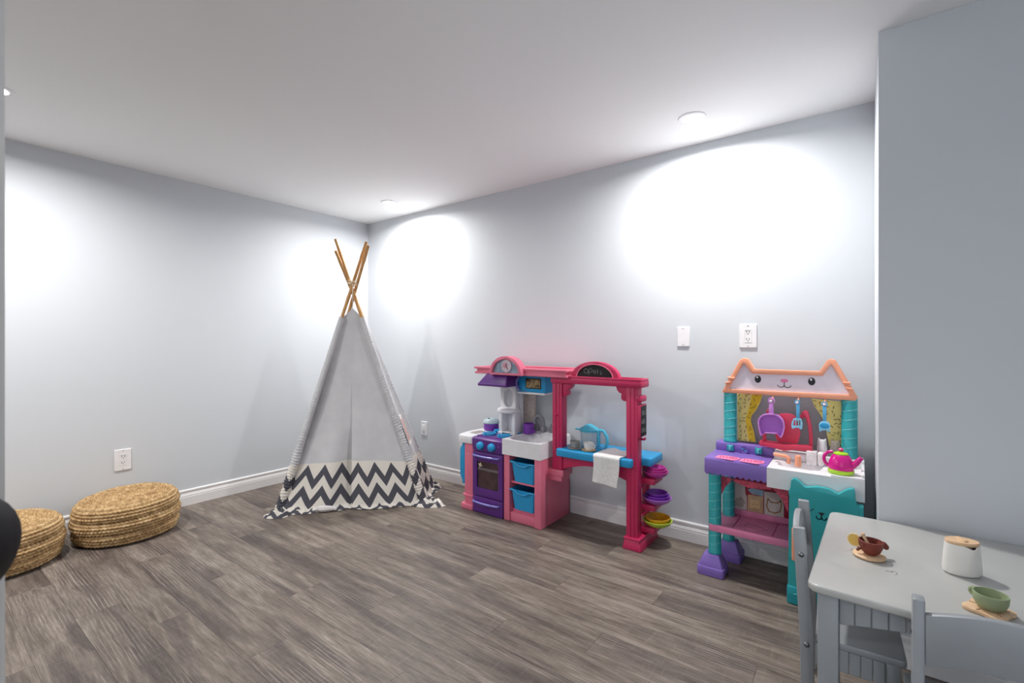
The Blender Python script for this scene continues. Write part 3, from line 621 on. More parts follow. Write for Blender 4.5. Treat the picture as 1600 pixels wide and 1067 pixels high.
# things standing on the kitchen counter
c = (1.614, -.122, .4985)
t = Thing('toy_cooker', 'purple toy cooking pot with pale grey lid on the side counter', 'toy pot', c)
t.part('pot', lathe([(0, 0), (.050, 0), (.055, .012), (.054, .046), (.049, .050), (0, .050)], c, 32), m_violet); ld = t.part('lid', lathe([(.059, .050), (.060, .058), (.051, .074), (.030, .086), (0, .090)], c, 32), M('pale_blue_grey_lid', 'aebfc6', .4)); t.part('vent', shift(box(-.008, .008, -.034, -.02, .084, .089, .002), c), m_dark, ld)
c = (1.962, -.150, .5178)
t = Thing('toy_saucepan', 'small purple toy saucepan behind the stove beside the sink', 'toy pan', c)
t.part('pan', lathe([(0, 0), (.034, 0), (.036, .004), (.036, .066), (.033, .068), (.032, .006), (0, .006)], c, 28), m_violet); t.part('handle', tube([(c[0] + .033, c[1] + .004, c[2] + .033), (c[0] + .05, c[1] - .012, c[2] + .022), (c[0] + .066, c[1] - .020, c[2] + .020)], [.006, .006, .007], 8), m_violet)
# tea things on the blue counter
ZC = .4945
c = (2.415, -.145, ZC)
t = Thing('water_pitcher', 'clear toy pitcher with light blue lid and handle on the serving counter', 'pitcher', c)
t.part('jug', lathe([(0, 0), (.050, 0), (.053, .004), (.058, .090), (.056, .090), (.051, .006), (0, .006)], c, 36), m_clear)
m_aq = M('aqua_plastic', '4fb7d6', .35)
t.part('lid', join(lathe([(.062, .091), (.063, .102), (.040, .118), (.018, .132), (0, .135)], c, 36), shift(box(-.095, -.05, -.014, .014, .091, .100, .004), c)), m_aq)
t.part('handle', join(shift(box(.055, .070, -.011, .011, .004, .104, .004), c), tube([(c[0] + a, c[1], c[2] + b) for a, b in ((.062, .104), (.095, .100), (.116, .070), (.120, .035), (.110, .004))], .0095, 10)), m_aq)
def teacup(label, slabel, x, y, mat, smat):
    s = solo('toy_saucer', slabel, 'saucer', lathe([(0, 0), (.030, 0), (.042, .004), (.043, .007), (.028, .0045), (0, .0045)], (x, y, ZC), 32), smat, (x, y, ZC), 'toy saucers on the serving counter')
    z = ZC + .0055; t = Thing('toy_teacup', label, 'cup', (x, y, z), group='toy teacups on the serving counter')
    t.part('bowl', lathe([(0, 0), (.020, 0), (.026, .012), (.031, .042), (.0285, .042), (.024, .014), (.018, .005), (0, .005)], (x, y, z), 32), mat)
    t.part('handle', tube([(x + .026 + .016 * math.sin(a), y - .004, z + .024 + .012 * math.cos(a)) for a in [PI * k / 8 for k in range(9)]], .0035, 6), mat)
cc = Zp(898.5, 701, ZC); teacup('small grey toy teacup beside the pitcher', 'grey round toy saucer under the grey teacup', cc[0], cc[1], m_ltgrey, m_ltgrey)
cc = Zp(920, 704, ZC); teacup('small white toy teacup between grey cup and towel', 'tan round toy saucer under the white teacup', cc[0], cc[1], m_cream, m_tan)
# towel draped over the counter edge
v, f = [], []; x0, x1 = Yp(927, 710, -.343)[0], Yp(968, 716, -.343)[0]; nu, nv = 24, 44; W = x1 - x0
for layer in (0, 1):
    for i in range(nu + 1):
        for j in range(nv + 1):
            u, s = i / nu, j / nv; x = x0 + W * u; top = .42
            if s < top: q = s / top; y = -.175 - (.158 * q); z = ZC + .0035 + .010 * math.exp(-((u - .35) / .25) ** 2) * (1 - q) * (1 + math.sin(u * 9)) * .6; x += (1 - q) * .03 * (u + .3)
            else:
                q = (s - top) / (1 - top); r = min(1, q / .07) * PI / 2; y = -.333 - .0115 * math.sin(r) - .004 * q * math.sin(u * 7 + 1); z = ZC + .0035 - .0115 * (1 - math.cos(r)) - max(0, q - .07) * (.155 + .012 * u); x += .004 * math.sin(q * 4) - .012 * q * u
            v.append((x, y + (.0 if layer == 0 else (-.003 if s >= top else 0)), z + (.003 if layer else 0)))
n1 = (nu + 1) * (nv + 1)
for i in range(nu):
    for j in range(nv):
        k = i * (nv + 1) + j; f.append((k, k + 1, k + nv + 2, k + nv + 1)); f.append((n1 + k, n1 + k + nv + 1, n1 + k + nv + 2, n1 + k + 1))
lp = [i * (nv + 1) for i in range(nu + 1)] + [nu * (nv + 1) + j for j in range(1, nv + 1)] + [i * (nv + 1) + nv for i in range(nu - 1, -1, -1)] + list(range(nv - 1, 0, -1))
for a, b in zip(lp, lp[1:] + lp[:1]): f.append((a, b, n1 + b, n1 + a))
solo('hand_towel', 'white towel draped over the front edge of the blue counter', 'towel', (v, f), m_towel, (x0, -.33, ZC), smooth=60)

# ---------------------------------------------------------------- cat-eared play kitchen
ck_ = Thing('cat_play_kitchen', 'teal and lavender plastic play kitchen with peach cat-eared roof', 'play kitchen', (3.45, -.2, 0)); P = ck_.part
def helix(cx, cy, r, z0, z1, pitch, ph=0.0): 
    n = int((z1 - z0) / pitch * 18); return [(cx + r * math.cos(ph + 2 * PI * k / 18), cy + r * math.sin(ph + 2 * PI * k / 18), z0 + (z1 - z0) * k / n) for k in range(n + 1)]
def column(name, cx, cy, r, z0, z1, ph=0.0):
    o = P(name, lathe([(r, z0), (r * 1.06, z0 + .004), (r * 1.06, z0 + .012), (r, z0 + .015), (r, z1)], (cx, cy, 0), 28), m_teal); P('spiral_ridge', tube(helix(cx, cy, r - .0008, z0 + .02, z1 - .004, .042, ph), .0020, 6), m_teal2, o); return o
def foot(cx, cy):
    a = rounded([(cx - .062, cy - .055), (cx + .062, cy - .055), (cx + .062, cy + .055), (cx - .062, cy + .055)], .014); P('foot', join(prism(a, 'z', 0, .045, .006), prism(scaled(a, .93), 'z', .044, .100, .004, taper=scaled(a, .56))), m_lav)
foot(3.172, -.305); foot(3.205, -.090); column('leg', 3.181, -.300, .029, .098, .500); column('leg', 3.200, -.095, .029, .098, .500, 1.0)
# counters
P('stove_counter', box(3.140, 3.414, -.335, -.045, .520, .570, .006), m_lav)
sc = [(3.142, .564)]; n = 11; x0, x1 = 3.142, 3.414
for k in range(n):
    sc += [(x0 + (x1 - x0) * (k + j / 5) / n, .500 - .011 * math.sin(PI * j / 5)) for j in range(6)]
sc += [(x1, .564)]
P('scalloped_apron', prism(sc, 'y', -.339, -.324, .001), m_lav)
for u0 in (Yp(1127, 718, -.28), Yp(1168, 725, -.28)):
    px, py = (1137, 716) if u0[0] < 3.25 else (1175, 721.5); c = Zp(px, py, .570)
    b = P('burner_plate', prism(rounded([(c[0] - .052, c[1] - .030), (c[0] + .030, c[1] - .040), (c[0] + .052, c[1] - .010), (c[0] + .050, c[1] + .034), (c[0] - .020, c[1] + .040), (c[0] - .050, c[1] + .026)], .012), 'z', .570, .574, .001), m_pinkpl, label='pink burner plate')
    P('burner_marks', stroke([[(c[0] - .03 + .014 * k, c[1] - .018), (c[0] - .034 + .014 * k, c[1] + .016)] for k in range(4)] + [arc(c[0] + .028, c[1] + .004, .012, .014, 0, 330)], .004, lambda a, d, e: (a, d, .5742 + e)), m_red, b)
bs = P('stove_backsplash', box(3.146, 3.414, -.135, -.045, .568, .612, .004), m_lav)
for kx, ky in ((1141.5, 699), (1185.5, 704)):
    c = Yp(kx, ky, -.14); k_ = .017; q = [(-1, -.75), (-.85, .55), (-.95, .95), (-.5, .7), (.5, .7), (.95, .95), (.85, .55), (1, -.75), (.6, -.95), (-.6, -.95)]
    o = P('cat_knob', prism([(c[0] + a * k_, c[2] + b2 * k_) for a, b2 in q], 'y', -.134, -.152, .003), m_teal, bs, label='teal cat-head knob'); P('knob_grip', box(c[0] - .004, c[0] + .004, -.160, -.150, c[2] - .012, c[2] + .010, .002), m_teal2, bs)
c = Yp(1163, 702, -.14); P('clock', xf(lathe([(0, .006), (.016, .006), (.018, .010), (.021, .009), (.022, 0)], seg=28), Matrix.Translation((c[0], -.134, c[2])) @ Matrix.Rotation(PI / 2, 4, 'X')), m_lav, bs)
P('clock_hands', stroke([[(c[0], c[2]), (c[0] - .012, c[2] + .004)], [(c[0], c[2]), (c[0] + .007, c[2] - .009)]], .006, lambda a, b, d: (a, -.1405 - d, b), .002), m_lblue, bs)
P('sink_counter', basin_top(3.4145, 3.770, -.352, -.045, .478, .566, (3.535, -.225), .085, .060, .040, 2.5), m_white)
P('sink_ledge', box(3.4145, 3.770, -.140, -.045, .560, .603, .006), m_white); P('counter_rim', join(box(3.655, 3.770, -.3515, -.344, .563, .574, .002), box(3.758, 3.770, -.345, -.06, .563, .590, .004)), m_white)
c = Zp(1247, 728, .566)
P('tap', join(lathe([(.013, .564), (.013, .600), (.011, .612), (0, .618)], (c[0], c[1], 0), 18)), m_peach, label='peach tap handle')
c = Zp(1232, 724, .566); P('spout', join(tube([(c[0], c[1], .566), (c[0], c[1], .592), (c[0] - .010, c[1], .598), (c[0] - .062, c[1] + .004, .600)], [.009, .009, .009, .0085], 12)), m_peach, label='peach spout')
# lower storage: red printed back panel, shelf, bunting
bp = P('pantry_panel', box(3.215, 3.515, -.052, -.045, .225, .520, .001), m_redprint, label='dark red panel printed with jars')
def pprint(nm, poly, mat, dep): P(nm, prism(XZ(poly, -.055), 'y', -.0525 - dep, -.0515, 0), mat, bp)
def zz6(q): return [(1110 + a / 6.67, 720 + b / 6.67) for a, b in q]
pprint('jar_print', zz6([(235, 190), (360, 250), (365, 345), (380, 370), (380, 515), (225, 490), (225, 340), (245, 320)]), m_jar, .0012)
pprint('jar_print', zz6([(390, 350), (550, 375), (550, 550), (385, 520)]), M('jar_print_tan', 'c39f7c', .5, .1), .0012); pprint('jar_lid_print', zz6([(385, 300), (430, 285), (555, 310), (550, 375), (500, 360), (430, 345)]), m_slate, .0012)
pprint('jar_print', zz6([(560, 320), (735, 345), (765, 470), (765, 600), (560, 555)]), m_jar, .0012)
pprint('toast_print', zz6([(415, 400), (510, 410), (515, 500), (415, 490)]), m_tan, .0018)
catb = zz6([(600, 395), (630, 430), (700, 440), (730, 415), (740, 470), (725, 530), (670, 545), (610, 525), (585, 470)]); cpts = XZ(catb, -.055)
P('cat_outline_print', stroke([cpts + cpts[:1]], .005, lambda a, b, d: (a, -.0540 - d, b)), M('caramel_print', '9c6a3c', .5), bp)
for a, b in ((445, 452), (485, 458)): e = XZ(zz6([(a, b)]), -.055)[0]; P('toast_eye', prism(ell(*e, .0022, .0022, 10), 'y', -.0545, -.053, 0), m_ink, bp)
beans = []
for k in range(26):
    a, r = k * 2.4, 4 + 50 * math.sqrt(k / 26); e = XZ(zz6([(305 + r * math.cos(a), 430 + r * .95 * math.sin(a))]), -.055)[0]; beans.append(prism(ell(*e, .0034, .0026, 8), 'y', -.0540, -.0530, 0))
o = P('bean_print', join(*beans), m_sprinkle, bp); o['kind'] = 'stuff'
slf = P('pantry_shelf', join(box(3.160, 3.505, -.322, -.055, .215, .228, .003), box(3.160, 3.505, -.330, -.316, .212, .246, .004), box(3.165, 3.505, -.062, -.052, .215, .256, .003)), m_shelfpink)
for xx in (3.255, 3.425): P('groove_shade_strip', box(xx - .003, xx + .003, -.312, -.075, .2275, .2295, .0005), M('rose_shadow_line', 'b9527e', .5), slf)  # darker rose strips laid on top paint the shade of the grooves
P('paw_emboss', tube([(3.34 + .048 * math.cos(a) * (1 + .12 * math.cos(3 * a)), -.195 + .048 * math.sin(a), .229) for a in [2 * PI * k / 30 for k in range(30)]], .0022, 6, closed=True), m_shelfpink, slf)
def bunt(poly, nm='bunting'): return P(nm, prism(XZ(poly, -.27), 'y', -.272, -.268, 0), M('coral_bunting_print', 'd8506a', .55, .2, 90))
bunt([(1122, 742), (1146, 748), (1134, 760), (1126, 775), (1122, 776)]); bunt([(1146, 748), (1172, 752), (1203, 758), (1207, 765), (1170, 762), (1146, 752)], 'valance'); bunt([(1203, 757), (1232, 764), (1231, 800), (1222, 780)])
# fridge cabinet and cat door
P('fridge_body', box(3.515, 3.745, -.355, -.045, .0, .476, .005), m_teal)
do = [(1231, 925), (1233, 775), (1231.5, 768), (1235, 762), (1236, 750), (1241, 747.5), (1248, 752), (1258, 762), (1278, 761), (1296, 765), (1310, 773), (1322, 766), (1332, 763.5), (1336, 767), (1337, 785), (1341, 800), (1342, 812)]
dp = XZ(do, -.390); dp = [(a, b) for a, b in dp] + [(dp[-1][0] + .003, .075), (dp[0][0], .075)]; dp[0] = (dp[0][0], .10)
fd = P('fridge_door', prism(rounded(dp[:1] + dp[1:], .006, 3), 'y', -.390, -.358, .005), m_teal, label='teal fridge door shaped like a cat head')
fx0, fx1 = dp[0][0], dp[-2][0]
P('fridge_plinth', box(fx0 - .004, fx1 + .004, -.398, -.356, .0, .078, .008), M('deep_teal_plastic', '1f97a2', .35), label='deep teal plinth'); P('door_seam', box(fx0 + .002, fx1 - .002, -.3915, -.389, .196, .1985, 0), M('seam_teal', '1f7f86', .5), fd)
P('plinth_emboss', tube([(fx0 + .045 + .026 * math.cos(a), -.398, .040 + .012 * math.sin(a) * (1 + .4 * math.cos(2 * a))) for a in [2 * PI * k / 20 for k in range(20)]], .002, 6, closed=True), m_teal)
nx, nz = XZ([(1283.5, 803)], -.390)[0]
pl_ = lambda a, b, d: (a, -.3903 - d, b)
P('cat_nose', prism(rounded([(nx - .013, nz + .005), (nx + .013, nz + .006), (nx, nz - .008)], .004), 'y', -.3895, -.3912, 0), m_ink, fd)
P('cat_mouth', stroke([[(nx, nz - .006), (nx, nz - .016)], arc(nx - .009, nz - .013, .009, .011, 180, 360), arc(nx + .009, nz - .013, .009, .011, 180, 360)], .0035, pl_), m_ink, fd)
wl = XZ([(1245, 793), (1250, 797)], -.39); wk = [XZ([(1244, 794), (1250, 797.5)], -.39), XZ([(1241.5, 800), (1249, 801.5)], -.39), XZ([(1245, 808), (1249, 807)], -.39), XZ([(1266, 798), (1271, 795)], -.39)]
wk += [[(2 * nx - a, b) for a, b in L] for L in wk[:3]]
for L in wk: P('whisker', stroke([L], .003, pl_), m_ink, fd)
hx, hz0, hz1 = XZ([(1241.5, 822)], -.41)[0][0], XZ([(1241, 876)], -.41)[0][1], XZ([(1241, 824)], -.41)[0][1]
P('door_handle', join(tube([(hx, -.388, hz1 - .01), (hx, -.412, hz1 - .008), (hx, -.414, (hz0 + hz1) / 2), (hx, -.412, hz0 + .008), (hx, -.388, hz0 + .01)], .0105, 10)), m_peach, fd, label='peach door handle')
P('hinge', box(3.738, 3.766, -.386, -.350, .392, .470, .004), m_teal)
# upper columns, curtains, roof
column('column', 3.209, -.095, .031, .612, .875, 2.0); column('column', 3.714, -.095, .031, .604, .875, .5)
RY = -.128
ro = [(235, 375), (405, 75), (440, 57), (485, 68), (545, 165), (1170, 185), (1245, 80), (1280, 66), (1325, 78), (1540, 440), (1520, 468), (240, 388)]
ri = [(300, 345), (425, 130), (440, 108), (455, 118), (520, 207), (1205, 228), (1265, 140), (1282, 122), (1297, 135), (1462, 405), (1455, 412), (305, 356)]
cv = lambda q: XZ([(1090 + a / 6.154, 550 + b / 6.154) for a, b in q], RY)
O_, I_ = cv(ro), cv(ri)
rf = P('roof_frame', ring_prism(O_, I_, 'y', RY, RY + .036, .003), m_peach, label='peach cat-eared roof frame')
P('face_panel', prism([((a + c) / 2, (b + d) / 2) for (a, b), (c, d) in zip(O_, I_)], 'y', RY + .014, RY + .022, 0), m_face, rf, label='pale lilac face panel')
fp = RY + .0138
def feat(nm, px, py, rx, rz, mat, d=.0006): c = Yp(px, py, fp); P(nm, prism(ell(c[0], c[2], rx, rz, 24), 'y', fp - d, fp, 0), mat, rf); return c
for ex, ey in ((1184.2, 592.3), (1268.3, 596)): feat('eye', ex, ey, .0145, .0185, m_ink); feat('eye_glint', ex - 1.0, ey - 3.0, .0045, .0055, m_white, .0012)
c = feat('nose', 1225.3, 594.8, .017, .0085, m_pinkpl)
P('mouth', stroke([[(c[0], c[2] - .007), (c[0], c[2] - .022)], arc(c[0] - .0145, c[2] - .020, .0145, .013, 190, 360), arc(c[0] + .0145, c[2] - .020, .0145, .013, 180, 350)], .003, lambda a, b, d: (a, fp - .0002 - d, b)), m_ink, rf)
for q in (((1137, 590), (1148, 591)), ((1133.5, 598), (1142, 597)), ((1317, 598), (1329, 598.5)), ((1321, 606), (1332, 608))):
    (a, b), (c2, d2) = XZ(q, RY); P('whisker_ridge', tube([(a, RY - .001, b), (c2, RY - .001, d2)], .0055, 8), m_peach, rf)
YC = -.066
P('window_panel', box(3.235, 3.690, -.056, -.053, .605, .880, 0), M('smoky_clear_film', '8d858b', .25, alpha=.55), label='smoky translucent window panel')
def curtain(poly, deep, nm):
    o = P(nm, prism(XZ(poly, YC), 'y', YC, YC + .004, 0), m_yellow, label='yellow sprinkle-print curtain')
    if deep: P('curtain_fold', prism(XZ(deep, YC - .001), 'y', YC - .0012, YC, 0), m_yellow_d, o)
    q = XZ(poly, YC); x0, x1 = min(a for a, _ in q), max(a for a, _ in q); z0, z1 = min(b for _, b in q), max(b for _, b in q); L = []
    def inside(x, z):
        r = False
        for (a, b), (c, d) in zip(q, q[1:] + q[:1]):
            if (b > z) != (d > z) and x < (c - a) * (z - b) / (d - b) + a: r = not r
        return r
    rnd = random.Random(len(poly)); k = 0
    for i in range(5):
        for j in range(11):
            x = x0 + (x1 - x0) * (i + .5 + rnd.uniform(-.3, .3)) / 5; z = z0 + (z1 - z0) * (j + .5 + rnd.uniform(-.3, .3)) / 11; a = rnd.uniform(0, PI); dx, dz = .0055 * math.cos(a), .0055 * math.sin(a)
            if inside(x + dx * 1.4, z + dz * 1.4) and inside(x - dx * 1.4, z - dz * 1.4): L.append([(x - dx, z - dz), (x + dx, z + dz)])
    s = P('sprinkle_print', stroke(L, .0026, lambda a, b, d: (a, YC - .0014 - d, b)), m_sprinkle, o); s['kind'] = 'stuff'
curtain([(1152, 612), (1192, 615), (1188, 628), (1182, 640), (1174, 650), (1173, 658), (1178, 675), (1181, 691), (1153, 688)], [(1176, 615), (1191, 616), (1187, 628), (1181, 640), (1173.5, 650), (1173, 658), (1177.5, 675), (1180.5, 690.5), (1170, 689), (1165, 655), (1172, 630)], 'curtain')
curtain([(1268, 623), (1317, 628), (1318, 700), (1296, 697), (1292, 680), (1290, 662), (1280, 645), (1272, 634)], None, 'curtain')
# red dish rack
RYr = -.150
zr = lambda q: XZ([(1170 + a / 10, 620 + b / 10) for a, b in q], RYr)
P('dish_rack', join(prism(rounded(zr([(172, 690), (190, 675), (430, 712), (710, 745), (1000, 765), (1000, 840), (700, 815), (560, 828), (430, 790), (180, 745)]), .004), 'y', RYr - .028, RYr + .020, .004)), m_red)
P('rack_panel', prism(rounded(zr([(440, 290), (500, 262), (640, 262), (730, 300), (755, 430), (810, 560), (790, 640), (770, 735), (440, 705), (400, 560)]), .012), 'y', RYr + .004, RYr + .014, .002), m_red)
P('rack_frame', prism(zr([(800, 290), (850, 225), (890, 213), (925, 230), (955, 330), (985, 460), (1000, 620), (1000, 770), (945, 765), (940, 600), (915, 420), (885, 320), (860, 330), (815, 345)]), 'y', RYr - .004, RYr + .012, .002), m_red)
P('rack_strut', prism(zr([(215, 590), (270, 575), (275, 690), (215, 685)]), 'y', RYr - .004, RYr + .01, .002), m_red); P('rack_strut', prism(zr([(268, 240), (290, 190), (310, 200), (310, 270), (280, 270)]), 'y', RYr + .004, RYr + .014, .002), m_red)
# hooks with hanging utensils
YU = -.172
hooks = [(1205.5, 626), (1246, 628.5), (1288.3, 631.5)]
for hxp, hyp in hooks:
    c = Yp(hxp, hyp, YU); hk = P('hook', join(tube([(c[0], RY + .01, c[2] + .016), (c[0], RY - .012, c[2] + .006), (c[0], YU - .012, c[2])], .0035, 8)), m_peach); P('hook_bead', lathe([(0, -.0065), (.0045, -.0045), (.0065, 0), (.0045, .0045), (0, .0065)], (c[0], YU - .017, c[2]), 14), M('pearl_bead', 'e8dfea', .15), hk)
def utensil(name, label, cat, h): c = Yp(*h, YU); return Thing(name, label, cat, (c[0], YU, c[2] - .15)), c
def eye_ring(c, r0, r1, y0, y1): return ring_prism(ell(c[0], c[2], r0, r0, 18), ell(c[0], c[2], r1, r1, 18), 'y', y0, y1, .001)
z10 = lambda q: XZ([(1170 + a / 10, 620 + b / 10) for a, b in q], YU)
t, c = utensil('toy_frying_pan', 'orchid purple cat-shaped toy frying pan hanging from a hook', 'toy pan', hooks[0])
ou = z10([(150, 460), (142, 400), (150, 345), (180, 300), (230, 270), (300, 258), (400, 262), (470, 285), (530, 340), (562, 410), (565, 480), (545, 570), (520, 625), (498, 635), (470, 600), (448, 572), (245, 560), (225, 590), (195, 602), (178, 590)])
inn = scaled(ou, .90)
t.part('pan_base', prism(ou, 'y', YU + .004, YU + .010, 0), m_orchid); t.part('rim', ring_prism(ou, inn, 'y', YU - .010, YU + .006, .002), m_orchid_l)
t.part('handle', join(prism(z10([(312, 262), (318, 110), (385, 110), (392, 265)]), 'y', YU - .006, YU + .006, .002), eye_ring(c, .015, .0095, YU - .006, YU + .006)), m_orchid_l)
t, c = utensil('toy_spatula', 'light blue slotted toy spatula hanging from the middle hook', 'toy utensil', hooks[1])
pr_ = []
for q in ([(690, 345), (730, 330), (790, 330), (828, 350), (826, 368), (690, 364)], [(690, 362), (704, 364), (700, 452), (664, 440), (672, 390)], [(728, 362), (742, 362), (742, 456), (730, 456)], [(768, 362), (782, 362), (786, 456), (772, 456)], [(810, 362), (826, 366), (842, 410), (838, 456), (806, 456)], [(664, 438), (700, 448), (838, 452), (834, 500), (808, 512), (782, 485), (730, 482), (690, 500), (672, 490)]):
    pr_.append(prism(z10(q), 'y', YU - .003, YU + .003, .0005))
t.part('blade', join(*pr_), m_sky); t.part('handle', join(prism(z10([(742, 335), (740, 95), (800, 95), (790, 335)]), 'y', YU - .004, YU + .004, .001), eye_ring(c, .012, .0075, YU - .004, YU + .004)), m_lblue)
t, c = utensil('toy_ladle', 'blue cat-shaped toy ladle hanging by the right curtain', 'toy utensil', hooks[2])
lo_ = z10([(1092, 440), (1110, 400), (1150, 378), (1210, 378), (1255, 400), (1275, 445), (1272, 510), (1258, 562), (1238, 540), (1215, 522), (1140, 525), (1118, 548), (1102, 530)])
cc2 = z10([(1183, 450)])[0]
t.part('bowl_rim', prism(rounded(lo_, .004), 'y', YU - .004, YU + .003, .001), m_sky); t.part('bowl', prism(ell(*cc2, .0185, .0130, 20), 'y', YU - .0052, YU - .0035, .0005), m_blue); t.part('scoop', prism(ell(*cc2, .020, .016, 20), 'y', YU + .003, YU + .018, .004, taper=ell(*cc2, .012, .009, 20)), m_lblue)
t.part('handle', join(prism(z10([(1160, 382), (1150, 130), (1215, 130), (1212, 382)]), 'y', YU - .004, YU + .004, .001), eye_ring(c, .012, .0075, YU - .004, YU + .004)), m_lblue)
# things on the cat kitchen
def catbottle(px, label, mat):
    c = Yp(px, 706, -.115); c = (c[0], -.115, .6035); t = Thing('cat_bottle', label, 'bottle', c)
    t.part('body', lathe([(0, 0), (.018, 0), (.0205, .006), (.0205, .034), (.0180, .048), (.0175, .066), (.0160, .072), (0, .073)], c, 28), mat)
    for s in (-1, 1): t.part('ear', shift(prism([(s * .004, .068), (s * .016, .068), (s * .0145, .082)], 'y', -.005, .005, .001), c), mat)
catbottle(1284.5, 'white cat-eared toy bottle on the sink ledge', m_white); catbottle(1305, 'translucent smoky cat-eared toy bottle beside the right column', M('smoky_translucent', 'b3aaa2', .3, alpha=.55))
bx = [Yp(1260, 726, -.178)[0], Yp(1288, 726, -.178)[0]]
t = Thing('speckled_box', 'white terrazzo-speckled toy box behind the magenta kettle', 'toy box', ((bx[0] + bx[1]) / 2, -.165, .567))
t.part('block', box(bx[0], bx[0] + (bx[1] - bx[0]) * .60, -.190, -.145, .567, .630, .004), m_terr); t.part('rounded_end', box(bx[0] + (bx[1] - bx[0]) * .61, bx[1], -.190, -.145, .567, .628, .010, 3), m_terr)
c = Zp(1314, 739, .567); c = (c[0], c[1], .5675); KS = Matrix.Translation(c) @ Matrix.Scale(.88, 4) @ Matrix.Translation(-Vector(c))
t = Thing('toy_kettle', 'magenta toy kettle with lime green base on the white sink counter', 'kettle', c)
kp = lambda nm, vf, mt, par=None: t.part(nm, xf(vf, KS), mt, par)
kp('base_ring', lathe([(0, 0), (.050, 0), (.054, .006), (.054, .018), (.050, .020), (0, .020)], c, 32), m_lime)
kp('body', lathe([(.050, .018), (.053, .030), (.050, .055), (.040, .080), (.030, .092), (.028, .094)], c, 32), m_kettle); ld = kp('lid', lathe([(.031, .093), (.030, .098), (.016, .104), (0, .106)], c, 28), m_lime); kp('lid_knob', lathe([(.004, .104), (.011, .110), (.012, .117), (.006, .123), (0, .124)], c, 16), M('lid_knob_pink', 'd4427f', .3), ld)
kp('spout', tube([(c[0] + .036, c[1] - .006, c[2] + .035), (c[0] + .062, c[1] - .010, c[2] + .060), (c[0] + .080, c[1] - .012, c[2] + .088)], [.018, .013, .010], 14), m_kettle)
kp('handle', tube([(c[0] - .034 - .036 * math.sin(PI * k / 10), c[1] + .005, c[2] + .062 + .038 * math.cos(PI * k / 10)) for k in range(11)], .0075, 10), m_kettle)

# ---------------------------------------------------------------- play table
TX0, TX1, TY0, TY1, TZ = 3.654, 4.432, -1.302, -.624, .500
tb = Thing('play_table', 'pale grey painted play table with beadboard apron against the wall', 'table', ((TX0 + TX1) / 2, (TY0 + TY1) / 2, 0)); P = tb.part
tb.e.rotation_euler = (0, 0, -.032)
P('table_top', prism(rrect(TX0, TX1, TY0, TY1, .030, 6), 'z', .480, TZ, .006, 3), m_tab)
LI, LW = .022, .046
for lx in (TX0 + LI, TX1 - LI - LW):
    for ly in (TY0 + LI, TY1 - LI - LW): P('leg', box(lx, lx + LW, ly, ly + LW, 0, .480, .003), m_chair)
sc_ = Zp(1403, 898, TZ)
sb_ = P('pen_scribble', stroke([arc(sc_[0] - .014 + .011 * k, sc_[1] + .004 * (k % 2), .007, .005, 200, 20 + 60 * k) for k in range(4)] + [[(sc_[0] - .004, sc_[1] - .014), (sc_[0] + .004, sc_[1] - .012)]], .0016, lambda a, b, d: (a, b, TZ + .0001 + d), .0002), M('faded_lilac_pen', 'a2999e', .6)); sb_['kind'] = 'stuff'
def apron(add, axis, a0, a1, b0, b1, z1, low, rise, n, mat, nm='apron_slat'):
    for k in range(n):
        u0, u1 = k / n, (k + 1) / n; p0, p1 = a0 + (a1 - a0) * u0 + .0006, a0 + (a1 - a0) * u1 - .0006
        zb = [z1 - low + rise * math.sin(PI * u) for u in (u0, (u0 + u1) / 2, u1)]
        poly = [(p0, z1), (p0, zb[0]), ((p0 + p1) / 2, zb[1]), (p1, zb[2]), (p1, z1)]
        add(nm, prism(poly, axis, b0, b1, .0022, 1), mat)
ax0, ax1, ay0_, ay1_ = TX0 + LI + LW, TX1 - LI - LW, TY0 + LI + LW, TY1 - LI - LW
apron(P, 'y', ax0, ax1, TY0 + LI + .010, TY0 + LI + .026, .480, .078, .045, 19, m_chair); apron(P, 'y', ax0, ax1, TY1 - LI - .026, TY1 - LI - .010, .480, .078, .045, 19, m_chair)
apron(P, 'x', ay0_, ay1_, TX0 + LI + .010, TX0 + LI + .026, .480, .078, .045, 16, m_chair); apron(P, 'x', ay0_, ay1_, TX1 - LI - .026, TX1 - LI - .010, .480, .078, .045, 16, m_chair)

